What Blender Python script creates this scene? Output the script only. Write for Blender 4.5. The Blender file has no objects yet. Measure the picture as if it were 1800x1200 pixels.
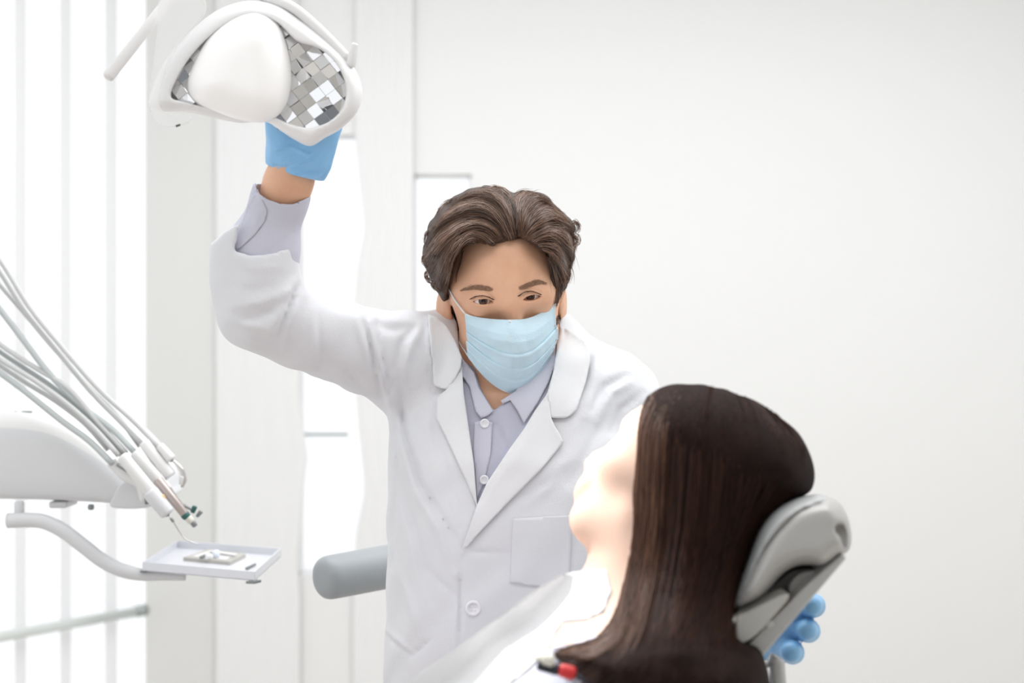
import bpy, bmesh, math, random
import numpy as np
from mathutils import Vector, Matrix
from mathutils.bvhtree import BVHTree
from mathutils.geometry import delaunay_2d_cdt

random.seed(7)
rng = np.random.default_rng(7)
SC = bpy.context.scene
COL = SC.collection

# ------------------------------------------------------------------ camera
EYE = 1.35                       # height of the lens above the floor
FPX = 2500.0                     # 50 mm lens on an 1800 px wide frame
cam_data = bpy.data.cameras.new('camera')
cam_data.lens = 50.0
cam_data.sensor_width = 36.0
cam_data.sensor_fit = 'HORIZONTAL'
cam_data.clip_start = 0.05
cam_data.dof.use_dof = True
cam_data.dof.focus_distance = 1.82
cam_data.dof.aperture_fstop = 3.2
cam = bpy.data.objects.new('camera', cam_data)
COL.objects.link(cam)
cam.location = (0, 0, EYE)
cam.rotation_euler = (math.pi / 2, 0, 0)
SC.camera = cam

# ------------------------------------------------------------------ daylight, added fill lamps, exposure
world = bpy.data.worlds.new('daylight')
SC.world = world
world.use_nodes = True
bg = world.node_tree.nodes['Background']
bg.inputs['Color'].default_value = (0.96, 0.98, 1.0, 1)
bg.inputs['Strength'].default_value = 1.1


def area(name, loc, rot, size, size_y, power, color=(1, 1, 1)):
    l = bpy.data.lights.new(name, 'AREA')
    l.shape = 'RECTANGLE'
    l.size = size
    l.size_y = size_y
    l.energy = power
    l.color = color
    o = bpy.data.objects.new(name, l)
    o.location = loc
    o.rotation_euler = rot
    COL.objects.link(o)
    return o


area('overhead_fill_light', (0.3, 0.9, 2.66), (0, 0, 0), 1.6, 0.6, 9, (0.975, 0.985, 1.0))  # unseen fill added to lift the front of the room
area('overhead_fill_light', (0.3, 2.3, 2.66), (0, 0, 0), 2.4, 1.2, 35, (0.975, 0.985, 1.0))  # unseen fill added to brighten the back wall
SC.view_settings.view_transform = 'Standard'
SC.view_settings.look = 'None'
SC.view_settings.gamma = 1.0
SC.view_settings.use_curve_mapping = False
SC.view_settings.exposure = 0.15
SC.cycles.max_bounces = 8
SC.cycles.diffuse_bounces = 4
SC.cycles.glossy_bounces = 3
SC.cycles.transmission_bounces = 4
SC.cycles.transparent_max_bounces = 12
SC.cycles.sample_clamp_indirect = 4.0


# ------------------------------------------------------------------ helpers
def P(px, py, d):
    """the point that the lens sees at this pixel, d metres away along its axis"""
    return ((px - 900.0) / FPX * d, d, EYE + (600.0 - py) / FPX * d)


def PV(px, py, d):
    return Vector(P(px, py, d))


def PA(rows):
    return np.array([P(*r) for r in rows], float)


def mat(name, color, rough=0.5, metal=0.0, var=0.0, vscale=8.0, bump=0.0, bscale=60.0, sss=0.0, coat=0.0,
        alpha=1.0, trans=0.0, sheen=0.0, emit=0.0, bstretch=None, spec=0.5, color2=None, subcol=None):
    m = bpy.data.materials.new(name)
    m.use_nodes = True
    nt = m.node_tree
    b = nt.nodes['Principled BSDF']
    b.inputs['Base Color'].default_value = (*color, 1)
    b.inputs['Roughness'].default_value = rough
    b.inputs['Metallic'].default_value = metal
    b.inputs['Specular IOR Level'].default_value = spec
    if sss:
        b.inputs['Subsurface Weight'].default_value = sss
        b.inputs['Subsurface Radius'].default_value = subcol or (0.9, 0.35, 0.2)
        b.inputs['Subsurface Scale'].default_value = 0.008
    if coat:
        b.inputs['Coat Weight'].default_value = coat
    if sheen:
        b.inputs['Sheen Weight'].default_value = sheen
    if trans:
        b.inputs['Transmission Weight'].default_value = trans
    if alpha < 1:
        b.inputs['Alpha'].default_value = alpha
    if emit:
        b.inputs['Emission Color'].default_value = (*color, 1)
        b.inputs['Emission Strength'].default_value = emit
    tc = nt.nodes.new('ShaderNodeTexCoord')
    if var or color2:
        n = nt.nodes.new('ShaderNodeTexNoise')
        n.inputs['Scale'].default_value = vscale
        n.inputs['Detail'].default_value = 4
        if bstretch:
            mp = nt.nodes.new('ShaderNodeMapping')
            mp.inputs['Scale'].default_value = bstretch
            nt.links.new(tc.outputs['Object'], mp.inputs['Vector'])
            nt.links.new(mp.outputs['Vector'], n.inputs['Vector'])
        else:
            nt.links.new(tc.outputs['Object'], n.inputs['Vector'])
        r = nt.nodes.new('ShaderNodeValToRGB')
        r.color_ramp.elements[0].position = 0.3
        r.color_ramp.elements[1].position = 0.7
        c2 = color2 or color
        r.color_ramp.elements[0].color = (*[max(0, c * (1 - var)) for c in color], 1)
        r.color_ramp.elements[1].color = (*[min(1, c * (1 + var)) for c in c2], 1)
        nt.links.new(n.outputs['Fac'], r.inputs['Fac'])
        nt.links.new(r.outputs['Color'], b.inputs['Base Color'])
    if bump:
        n = nt.nodes.new('ShaderNodeTexNoise')
        n.inputs['Scale'].default_value = bscale
        n.inputs['Detail'].default_value = 5
        bm_ = nt.nodes.new('ShaderNodeBump')
        bm_.inputs['Strength'].default_value = bump
        bm_.inputs['Distance'].default_value = 0.004
        if bstretch:
            mp = nt.nodes.new('ShaderNodeMapping')
            mp.inputs['Scale'].default_value = bstretch
            nt.links.new(tc.outputs['Object'], mp.inputs['Vector'])
            nt.links.new(mp.outputs['Vector'], n.inputs['Vector'])
        else:
            nt.links.new(tc.outputs['Object'], n.inputs['Vector'])
        nt.links.new(n.outputs['Fac'], bm_.inputs['Height'])
        nt.links.new(bm_.outputs['Normal'], b.inputs['Normal'])
    return m


def link_mesh(name, verts, faces, m=None, parent=None, smooth=True):
    me = bpy.data.meshes.new(name)
    verts = np.asarray(verts, float)
    if isinstance(faces, np.ndarray):
        nf, k = faces.shape
        me.vertices.add(len(verts))
        me.vertices.foreach_set('co', verts.astype(np.float32).ravel())
        me.loops.add(nf * k)
        me.loops.foreach_set('vertex_index', faces.astype(np.int32).ravel())
        me.polygons.add(nf)
        me.polygons.foreach_set('loop_start', np.arange(0, nf * k, k, dtype=np.int32))
        me.update(calc_edges=True)
        me.validate()
    else:
        me.from_pydata([tuple(v) for v in verts], [], [tuple(f) for f in faces])
        me.update()
    me.polygons.foreach_set('use_smooth', [smooth] * len(me.polygons))
    if m:
        me.materials.append(m)
    o = bpy.data.objects.new(name, me)
    COL.objects.link(o)
    if parent:
        o.parent = parent
        bpy.context.view_layer.update()
        o.matrix_parent_inverse = parent.matrix_world.inverted()
    return o


def from_bm(name, bm, m=None, parent=None, smooth=False, bevel=0.0, seg=2, subsurf=0):
    bmesh.ops.recalc_face_normals(bm, faces=bm.faces)
    me = bpy.data.meshes.new(name)
    bm.to_mesh(me)
    bm.free()
    me.polygons.foreach_set('use_smooth', [smooth] * len(me.polygons))
    if m:
        me.materials.append(m)
    o = bpy.data.objects.new(name, me)
    COL.objects.link(o)
    if parent:
        o.parent = parent
        bpy.context.view_layer.update()
        o.matrix_parent_inverse = parent.matrix_world.inverted()
    if bevel:
        md = o.modifiers.new('bevel', 'BEVEL')
        md.width = bevel
        md.segments = seg
        md.limit_method = 'ANGLE'
        md.angle_limit = math.radians(40)
        me.polygons.foreach_set('use_smooth', [True] * len(me.polygons))
        wn = o.modifiers.new('normals', 'WEIGHTED_NORMAL')
        wn.keep_sharp = False
    if subsurf:
        md = o.modifiers.new('subsurf', 'SUBSURF')
        md.levels = md.render_levels = subsurf
        me.polygons.foreach_set('use_smooth', [True] * len(me.polygons))
    return o


def thing(name, loc, label, cat, group=None):
    o = bpy.data.objects.new(name, None)
    COL.objects.link(o)
    o.location = loc
    return tag(o, label, cat, group)


def tag(o, label, cat, group=None, kind=None):
    o['label'] = label
    if cat:
        o['category'] = cat
    if group:
        o['group'] = group
    if kind:
        o['kind'] = kind
    return o


def struct(o):
    o['kind'] = 'structure'
    return o


def bbox(bm, lo, hi):
    lo, hi = Vector(lo), Vector(hi)
    c = (lo + hi) / 2
    s = hi - lo
    bmesh.ops.create_cube(bm, size=1, matrix=Matrix.Translation(c) @ Matrix.Diagonal((*s, 1)))


def box(name, lo, hi, m, parent=None, bevel=0.0, seg=2):
    bm = bmesh.new()
    bbox(bm, lo, hi)
    return from_bm(name, bm, m, parent, bevel=bevel, seg=seg)


def spline(pts, n):
    """Catmull-Rom through rows of any width, n samples"""
    p = np.asarray(pts, float)
    if len(p) == 2:
        t = np.linspace(0, 1, n)[:, None]
        return p[0] * (1 - t) + p[1] * t
    q = np.vstack([2 * p[0] - p[1], p, 2 * p[-1] - p[-2]])
    seg = np.linalg.norm(np.diff(p, axis=0), axis=1)
    cum = np.concatenate([[0], np.cumsum(seg)])
    s = np.linspace(0, cum[-1], n)
    i = np.clip(np.searchsorted(cum, s, side='right') - 1, 0, len(p) - 2)
    t = ((s - cum[i]) / np.maximum(seg[i], 1e-9))[:, None]
    a, b, c, d = q[i], q[i + 1], q[i + 2], q[i + 3]
    return 0.5 * (2 * b + (c - a) * t + (2 * a - 5 * b + 4 * c - d) * t ** 2 + (3 * b - a - 3 * c + d) * t ** 3)


def tube_data(path, radii, sides=12, caps=True, flat=1.0, up=None):
    """verts, faces of a tube along path; flat squashes the section along its second axis"""
    path = np.asarray(path, float)
    n = len(path)
    radii = np.full(n, radii, float) if np.isscalar(radii) else np.asarray(radii, float)
    t = np.gradient(path, axis=0)
    t /= np.maximum(np.linalg.norm(t, axis=1), 1e-9)[:, None]
    ref = np.array(up if up is not None else (0, 0, 1.0))
    if up is None and abs(np.dot(t[0], ref)) > 0.9:
        ref = np.array((1.0, 0, 0))
    u = np.zeros_like(path)
    a = ref - np.dot(ref, t[0]) * t[0]
    a /= np.linalg.norm(a)
    for i in range(n):
        a = a - np.dot(a, t[i]) * t[i]
        a /= max(np.linalg.norm(a), 1e-9)
        u[i] = a
    v = np.cross(t, u)
    ang = np.linspace(0, 2 * np.pi, sides, endpoint=False)
    ring = (np.cos(ang)[None, :, None] * u[:, None, :] * flat + np.sin(ang)[None, :, None] * v[:, None, :]) * radii[:, None, None] + path[:, None, :]
    verts = ring.reshape(-1, 3)
    faces = []
    for i in range(n - 1):
        for j in range(sides):
            k = (j + 1) % sides
            faces.append((i * sides + j, i * sides + k, (i + 1) * sides + k, (i + 1) * sides + j))
    if caps:
        faces.append(tuple(range(sides))[::-1])
        faces.append(tuple((n - 1) * sides + j for j in range(sides)))
    return verts, faces


def tube(name, path, radii, m, parent=None, sides=14, flat=1.0, up=None, smooth=True):
    v, f = tube_data(path, radii, sides, True, flat, up)
    return link_mesh(name, v, f, m, parent, smooth)


def cap_tube(name, a, b, r0, r1, m, parent=None, sides=16, rnd=0.6):
    """a rod with softly rounded ends"""
    a, b = np.array(a, float), np.array(b, float)
    L = np.linalg.norm(b - a)
    d = (b - a) / L
    e0, e1 = min(r0 * rnd, L * .3), min(r1 * rnd, L * .3)
    ts, rs = [], []
    for k in range(5):
        th = k / 4 * np.pi / 2
        ts.append(e0 * (1 - np.cos(np.pi / 2 - th) if 0 else 1 - np.cos(th)) if 0 else e0 * (1 - np.cos(th)))
        rs.append(max(r0 * (1 - rnd) + r0 * rnd * np.sin(th), 1e-4))
    for k in range(5):
        th = np.pi / 2 - k / 4 * np.pi / 2
        ts.append(L - e1 * (1 - np.cos(th)))
        rs.append(max(r1 * (1 - rnd) + r1 * rnd * np.sin(th), 1e-4))
    path = a + np.outer(ts, d)
    ring_v, ring_f = tube_data(np.array([a + d * t for t in ts]) + 0, rs, sides)
    return link_mesh(name, ring_v, ring_f, m, parent)


def strand_mesh(name, lines, radius, m, parent=None, sides=3, taper=True):
    """many fine hairs as one mesh of thin tubes; lines: array (n, k, 3)"""
    L = np.asarray(lines, float)
    n, k, _ = L.shape
    t = np.gradient(L, axis=1)
    t /= np.maximum(np.linalg.norm(t, axis=2, keepdims=True), 1e-9)
    ref = np.array([0.3, -0.9, 0.31])
    u = np.cross(t, ref)
    u /= np.maximum(np.linalg.norm(u, axis=2, keepdims=True), 1e-6)
    v = np.cross(t, u)
    r = np.asarray(radius, float)
    r = np.broadcast_to(r.reshape(-1, 1) if r.ndim else r, (n, 1)) * np.ones((1, k))
    if taper:
        s = np.linspace(0, 1, k)
        r = r * (1 - 0.8 * np.clip((s - 0.6) / 0.4, 0, 1) ** 1.5)[None]
    ang = np.arange(sides) * 2 * np.pi / sides
    ring = (np.cos(ang)[None, None, :, None] * u[:, :, None] + np.sin(ang)[None, None, :, None] * v[:, :, None]) * r[:, :, None, None] + L[:, :, None]
    verts = ring.reshape(-1, 3)
    i, j, s = np.meshgrid(np.arange(n), np.arange(k - 1), np.arange(sides), indexing='ij')
    b = (i * k + j) * sides
    s2 = (s + 1) % sides
    faces = np.stack([b + s, b + s2, b + sides + s2, b + sides + s], -1).reshape(-1, 4)
    o = link_mesh(name, verts, faces, m, parent)
    at = o.data.attributes.new('tone', 'FLOAT', 'POINT')
    tone = np.repeat(np.clip(rng.normal(0.42, 0.33, n), 0, 1), k * sides)
    at.data.foreach_set('value', tone.astype(np.float32))
    return o


def hair_mat(name, dark, light, rough=0.45, spec=0.5):
    """each hair has its own natural tone between dark and light"""
    m = mat(name, dark, rough, spec=spec)
    nt = m.node_tree
    a = nt.nodes.new('ShaderNodeAttribute')
    a.attribute_name = 'tone'
    r = nt.nodes.new('ShaderNodeValToRGB')
    r.color_ramp.elements[0].color = (*dark, 1)
    r.color_ramp.elements[1].color = (*light, 1)
    nt.links.new(a.outputs['Fac'], r.inputs['Fac'])
    nt.links.new(r.outputs['Color'], nt.nodes['Principled BSDF'].inputs['Base Color'])
    return m


# ---- signed distance modelling: shapes blended smoothly, then skinned by surface nets
def smin(a, b, k):
    h = np.clip(0.5 + 0.5 * (b - a) / k, 0, 1)
    return b + (a - b) * h - k * h * (1 - h)


def smax(a, b, k):
    return -smin(-a, -b, k)


def sd_sph(p, c, r):
    return np.linalg.norm(p - np.array(c, np.float32), axis=1) - r


def sd_ell(p, c, r):
    q = p - np.array(c, np.float32)
    r = np.array(r, np.float32)
    k0 = np.linalg.norm(q / r, axis=1)
    k1 = np.linalg.norm(q / (r * r), axis=1) + 1e-9
    return k0 * (k0 - 1) / k1


def sd_cap(p, a, b, ra, rb=None, flat=None):
    rb = ra if rb is None else rb
    a = np.array(a, np.float32)
    b = np.array(b, np.float32)
    pa = p - a
    ba = b - a
    h = np.clip(pa @ ba / max(ba @ ba, 1e-12), 0, 1)
    q = pa - h[:, None] * ba
    if flat is not None:             # flat = (direction, factor): thinner along direction
        d, fct = flat
        d = np.array(d, np.float32)
        d = d / np.linalg.norm(d)
        comp = q @ d
        q = q + np.outer(comp * (1 / fct - 1), d)
        return (np.linalg.norm(q, axis=1) - (ra + (rb - ra) * h)) * (0.5 + 0.5 * fct)
    return np.linalg.norm(q, axis=1) - (ra + (rb - ra) * h)


def sd_chain(p, pts, rad, k=0.02, flat=None):
    d = None
    for i in range(len(pts) - 1):
        e = sd_cap(p, pts[i], pts[i + 1], rad[i], rad[i + 1], flat)
        d = e if d is None else smin(d, e, k)
    return d


def sd_loft(p, rows, power=2.3):
    """upright body from rows (z, xl, xr, yc, yd)"""
    rows = np.array(sorted(rows, key=lambda r: r[0]), float)
    z = p[:, 2]
    xl = np.interp(z, rows[:, 0], rows[:, 1])
    xr = np.interp(z, rows[:, 0], rows[:, 2])
    yc = np.interp(z, rows[:, 0], rows[:, 3])
    yd = np.interp(z, rows[:, 0], rows[:, 4])
    a = (xr - xl) / 2
    q = (np.abs((p[:, 0] - (xl + xr) / 2) / a) ** power + np.abs((p[:, 1] - yc) / yd) ** power) ** (1 / power)
    d = (q - 1) * np.minimum(a, yd)
    return np.maximum(d, np.maximum(z - rows[-1, 0], rows[0, 0] - z))


def row(py, L, R, D, hd):
    return ((600 - py) / FPX * D + EYE, (L - 900) / FPX * D, (R - 900) / FPX * D, D, hd)


def to_px(p):
    return np.stack([900 + p[:, 0] / p[:, 1] * FPX, 600 - (p[:, 2] - EYE) / p[:, 1] * FPX], 1)


def sd_poly2(q, poly):
    """signed distance to a 2-D polygon, negative inside"""
    v = np.array(poly, np.float32)
    n = len(v)
    d = np.full(len(q), 1e9, np.float32)
    s = np.ones(len(q), np.float32)
    for i in range(n):
        a, b = v[i], v[i - 1]
        e = b - a
        w = q - a
        t = np.clip((w @ e) / max(e @ e, 1e-12), 0, 1)
        c = w - t[:, None] * e
        d = np.minimum(d, (c * c).sum(1))
        c1 = q[:, 1] >= a[1]
        c2 = q[:, 1] < b[1]
        c3 = e[0] * w[:, 1] > e[1] * w[:, 0]
        flip = (c1 & c2 & c3) | (~c1 & ~c2 & ~c3)
        s[flip] *= -1
    return s * np.sqrt(d)


def seg_dist2(q, pts):
    d = np.full(len(q), 1e9, np.float32)
    tt = np.zeros(len(q), np.float32)
    v = np.array(pts, np.float32)
    n = len(v) - 1
    for i in range(n):
        a, b = v[i], v[i + 1]
        e = b - a
        w = q - a
        t = np.clip((w @ e) / max(e @ e, 1e-12), 0, 1)
        c = ((w - t[:, None] * e) ** 2).sum(1)
        m = c < d
        d[m] = c[m]
        tt[m] = (i + t[m]) / n
    return np.sqrt(d), tt


def axis_steps(lo, hi, zones, coarse):
    """grid coordinates lo..hi, coarse apart, finer inside zones (a, b, step)"""
    xs = [lo]
    while xs[-1] < hi:
        s = coarse
        for a, b, st in zones:
            if a <= xs[-1] <= b:
                s = min(s, st)
            elif xs[-1] < a:
                s = min(s, max(st, (a - xs[-1]) * 0.5 + st))
        xs.append(xs[-1] + s)
    while len(xs) % 4:
        xs.append(xs[-1] + coarse)
    return np.array(xs, np.float32)


def surface_nets(f, ax, ay, az, slack=1.6):
    nx, ny, nz = len(ax), len(ay), len(az)
    # coarse pass: one sample in the middle of each 4x4x4 block
    def mids(a):
        b = a.reshape(-1, 4)
        ext = np.append(b[1:, 0], b[-1, 3] + (b[-1, 3] - b[-1, 2]))
        return (b[:, 0] + ext) / 2, (ext - b[:, 0])
    mx, sx = mids(ax)
    my, sy = mids(ay)
    mz, sz = mids(az)
    g = np.stack(np.meshgrid(mx, my, mz, indexing='ij'), -1).reshape(-1, 3).astype(np.float32)
    hs = np.sqrt(sx[:, None, None] ** 2 + sy[None, :, None] ** 2 + sz[None, None, :] ** 2).reshape(-1) / 2
    v = f(g)
    near = np.abs(v) < hs * slack + 0.004
    V = np.repeat(np.repeat(np.repeat(v.reshape(len(mx), len(my), len(mz)), 4, 0), 4, 1), 4, 2).astype(np.float32)
    bi = np.nonzero(near)[0]
    I, J, K = np.unravel_index(bi, (len(mx), len(my), len(mz)))
    o = np.arange(4)
    oi, oj, ok = np.meshgrid(o, o, o, indexing='ij')
    oi, oj, ok = oi.ravel(), oj.ravel(), ok.ravel()
    CH = 12000
    for s in range(0, len(bi), CH):
        ii = (I[s:s + CH, None] * 4 + oi).ravel()
        jj = (J[s:s + CH, None] * 4 + oj).ravel()
        kk = (K[s:s + CH, None] * 4 + ok).ravel()
        V[ii, jj, kk] = f(np.stack([ax[ii], ay[jj], az[kk]], 1))
    ins = V < 0
    c = np.zeros((nx - 1, ny - 1, nz - 1), np.uint8)
    for a in (0, 1):
        for b in (0, 1):
            for d in (0, 1):
                c += ins[a:nx - 1 + a, b:ny - 1 + b, d:nz - 1 + d]
    act = (c > 0) & (c < 8)
    ci, cj, ck = np.nonzero(act)
    idx = np.full(act.shape, -1, np.int32)
    idx[ci, cj, ck] = np.arange(len(ci))
    acc = np.zeros((len(ci), 3))
    cnt = np.zeros(len(ci))
    corners = [(a, b, d) for a in (0, 1) for b in (0, 1) for d in (0, 1)]
    for p in corners:
        for axis in range(3):
            if p[axis]:
                continue
            q = list(p)
            q[axis] = 1
            v0 = V[ci + p[0], cj + p[1], ck + p[2]]
            v1 = V[ci + q[0], cj + q[1], ck + q[2]]
            m = (v0 < 0) != (v1 < 0)
            t = np.where(m, v0 / np.where(m, v0 - v1, 1), 0)
            P0 = np.stack([ax[ci + p[0]], ay[cj + p[1]], az[ck + p[2]]], 1)
            P1 = np.stack([ax[ci + q[0]], ay[cj + q[1]], az[ck + q[2]]], 1)
            acc += np.where(m[:, None], P0 + (P1 - P0) * t[:, None], 0)
            cnt += m
    verts = acc / cnt[:, None]
    faces = []
    # x edges
    e = ins[:-1, 1:-1, 1:-1] != ins[1:, 1:-1, 1:-1]
    i, j, k = np.nonzero(e)
    j = j + 1
    k = k + 1
    q = np.stack([idx[i, j - 1, k - 1], idx[i, j, k - 1], idx[i, j, k], idx[i, j - 1, k]], 1)
    fl = ins[i, j, k]
    q[~fl] = q[~fl][:, ::-1]
    faces.append(q)
    e = ins[1:-1, :-1, 1:-1] != ins[1:-1, 1:, 1:-1]
    i, j, k = np.nonzero(e)
    i = i + 1
    k = k + 1
    q = np.stack([idx[i - 1, j, k - 1], idx[i - 1, j, k], idx[i, j, k], idx[i, j, k - 1]], 1)
    fl = ins[i, j, k]
    q[~fl] = q[~fl][:, ::-1]
    faces.append(q)
    e = ins[1:-1, 1:-1, :-1] != ins[1:-1, 1:-1, 1:]
    i, j, k = np.nonzero(e)
    i = i + 1
    j = j + 1
    q = np.stack([idx[i - 1, j - 1, k], idx[i, j - 1, k], idx[i, j, k], idx[i - 1, j, k]], 1)
    fl = ins[i, j, k]
    q[~fl] = q[~fl][:, ::-1]
    faces.append(q)
    F = np.concatenate(faces)
    F = F[(F >= 0).all(1)]
    return verts, F


def relax(verts, F, it=1, lam=0.5):
    n = len(verts)
    for _ in range(it):
        acc = np.zeros((n, 3))
        cnt = np.zeros(n)
        for a in range(F.shape[1]):
            b = (a + 1) % F.shape[1]
            for x, y in ((a, b), (b, a)):
                for d in range(3):
                    acc[:, d] += np.bincount(F[:, x], weights=verts[F[:, y], d], minlength=n)
                cnt += np.bincount(F[:, x], minlength=n)
        verts = verts * (1 - lam) + lam * acc / np.maximum(cnt, 1)[:, None]
    return verts


def sdf_obj(name, f, lo, hi, h, m, parent=None, zones=((), (), ()), it=1, slack=1.6, keep_low=False):
    ax = axis_steps(lo[0], hi[0], zones[0], h)
    ay = axis_steps(lo[1], hi[1], zones[1], h)
    az = axis_steps(lo[2], hi[2], zones[2], h)
    v, F = surface_nets(f, ax, ay, az, slack)
    if it:
        v = relax(v, F, it)
    o = link_mesh(name, v, F, m, parent)
    return o


def bvh_of(*objs):
    vs, fs = [], []
    for o in objs:
        b = len(vs)
        mw = o.matrix_world
        vs.extend([mw @ v.co for v in o.data.vertices])
        fs.extend([[b + i for i in p.vertices] for p in o.data.polygons])
    return BVHTree.FromPolygons(vs, fs)


CAMV = Vector((0, 0, EYE))


def cast(bvh, px, py):
    d = (PV(px, py, 1.0) - CAMV).normalized()
    hit, n, i, dist = bvh.ray_cast(CAMV, d)
    return hit, n


def dense(poly, step):
    out = []
    n = len(poly)
    for i in range(n):
        a, b = np.array(poly[i], float), np.array(poly[(i + 1) % n], float)
        k = max(1, int(np.linalg.norm(b - a) / step))
        for j in range(k):
            out.append(tuple(a + (b - a) * j / k))
    return out


def smooth_poly(poly, n=80):
    p = np.array(list(poly) + [poly[0]], float)
    q = np.vstack([p[-2], p, p[1]])
    s = spline(q, n * 3 + 1)
    seg = np.linalg.norm(np.diff(q, axis=0), axis=1)
    cum = np.concatenate([[0], np.cumsum(seg)]) / seg.sum()
    t = np.linspace(0, 1, n * 3 + 1)
    return [tuple(x) for x in s[(t >= cum[1]) & (t < cum[-2])]]


def drape(name, poly, bvh, off, thick, m, parent, step=5.0, sm=6, depth=None, lift=None):
    """cloth piece with the given outline laid on what is beneath it, with real thickness"""
    bd = dense(poly, step)
    q = np.array(bd)
    x0, y0 = q.min(0)
    x1, y1 = q.max(0)
    gx, gy = np.meshgrid(np.arange(x0, x1, step), np.arange(y0, y1, step))
    g = np.stack([gx.ravel(), gy.ravel()], 1).astype(np.float32)
    inner = g[sd_poly2(g, bd) < -step * 0.45]
    pts = [Vector(p) for p in bd] + [Vector(p) for p in inner]
    nb = len(bd)
    out = delaunay_2d_cdt(pts, [], [list(range(nb))], 1, 1e-4)
    V2 = np.array([tuple(v) for v in out[0]])
    F = [f for f in out[2]]
    n = len(V2)
    D = np.full(n, np.nan)
    for i, (a, b) in enumerate(V2):
        h, nn = cast(bvh, a, b)
        if h is not None:
            D[i] = h[1]
    ok = ~np.isnan(D)
    if not ok.any():
        D[:] = depth or 1.9
    else:
        med = np.median(D[ok])
        bad = ok & (np.abs(D - med) > 0.12)
        ok &= ~bad
        for i in np.nonzero(~ok)[0]:
            w = 1 / (((V2[ok] - V2[i]) ** 2).sum(1) + 1) ** 1.5
            D[i] = (w * D[ok]).sum() / w.sum()
    nbr = [set() for _ in range(n)]
    for f in F:
        for a, b in zip(f, list(f[1:]) + [f[0]]):
            nbr[a].add(b)
            nbr[b].add(a)
    D0 = D.copy()
    for _ in range(sm):
        D = np.array([0.5 * D[i] + 0.5 * np.mean([D[j] for j in nbr[i]]) if nbr[i] else D[i] for i in range(n)])
    D = np.minimum(D, D0 + 0.002) - off
    if lift is not None:
        D = D - lift(V2)
    front = np.array([P(a, b, d) for (a, b), d in zip(V2, D)])
    back = np.array([P(a, b, d + thick) for (a, b), d in zip(V2, D)])
    verts = np.vstack([front, back])
    edges = {}
    faces = []
    for f in F:
        faces.append(tuple(f))
        faces.append(tuple(i + n for i in reversed(f)))
        for a, b in zip(f, list(f[1:]) + [f[0]]):
            edges[(a, b)] = edges.get((a, b), 0) + 1
    for (a, b) in edges:
        if (b, a) not in edges:
            faces.append((a, a + n, b + n, b))
    o = link_mesh(name, verts, faces, m, parent)
    bm = bmesh.new()
    bm.from_mesh(o.data)
    bmesh.ops.recalc_face_normals(bm, faces=bm.faces)
    bm.to_mesh(o.data)
    bm.free()
    o.data.polygons.foreach_set('use_smooth', [True] * len(o.data.polygons))
    return o


def extrude_px(name, poly, d0, d1, m, parent, bevel=0.004, seg=3, smooth=True):
    """solid whose side outline is poly (at depth d0), running back to depth d1 with the same real size"""
    bm = bmesh.new()
    A = [bm.verts.new(P(x, y, d0)) for x, y in poly]
    B = [bm.verts.new((v.co.x, d1, v.co.z)) for v in A]
    n = len(A)
    bm.faces.new(A)
    bm.faces.new(B[::-1])
    for i in range(n):
        bm.faces.new((A[i], B[i], B[(i + 1) % n], A[(i + 1) % n]))
    return from_bm(name, bm, m, parent, bevel=bevel, seg=seg)
# ------------------------------------------------------------------ materials
M = {}
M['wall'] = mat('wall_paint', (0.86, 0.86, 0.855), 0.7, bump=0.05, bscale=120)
M['pier'] = mat('pier_shade_grey', (0.76, 0.76, 0.745), 0.7, bump=0.05, bscale=120)  # greyer than the wall to imitate shading on the pier
M['floor'] = mat('floor_vinyl', (0.66, 0.62, 0.56), 0.35, var=0.05, vscale=3)
M['ceiling'] = mat('ceiling_paint', (0.9, 0.9, 0.9), 0.8)
M['frame'] = mat('window_frame_white', (0.84, 0.85, 0.86), 0.4)
M['rail'] = mat('brushed_rail', (0.74, 0.78, 0.76), 0.35, metal=0.3)
M['rail_end'] = mat('rail_end_grey', (0.40, 0.44, 0.43), 0.4, metal=0.5)
M['reflection_edge'] = mat('reflection_edge_white', (0.86, 0.86, 0.86), 0.9, bump=0.15, bscale=300)  # for the added panels that edge the imitated reflections
gm = bpy.data.materials.new('window_glass')
gm.use_nodes = True
nt = gm.node_tree
nt.nodes.remove(nt.nodes['Principled BSDF'])
tr = nt.nodes.new('ShaderNodeBsdfTransparent')
gl = nt.nodes.new('ShaderNodeBsdfGlossy')
gl.inputs['Roughness'].default_value = 0.02
mx = nt.nodes.new('ShaderNodeMixShader')
mx.inputs['Fac'].default_value = 0.06
nt.links.new(tr.outputs[0], mx.inputs[1])
nt.links.new(gl.outputs[0], mx.inputs[2])
nt.links.new(mx.outputs[0], nt.nodes['Material Output'].inputs['Surface'])
M['glass'] = gm

# ------------------------------------------------------------------ room
WY = 4.0
H = 2.7


def wall_x(px, d=WY):
    return (px - 900) / FPX * d


def wall_z(py, d=WY):
    return EYE + (600 - py) / FPX * d


XR = 1.95
struct(box('floor', (-2.6, -3.5, -0.08), (XR + 0.1, 4.12, 0.0), M['floor']))
struct(box('ceiling', (-2.6, -1.7, H), (XR + 0.1, 4.12, H + 0.08), M['ceiling']))
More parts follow.
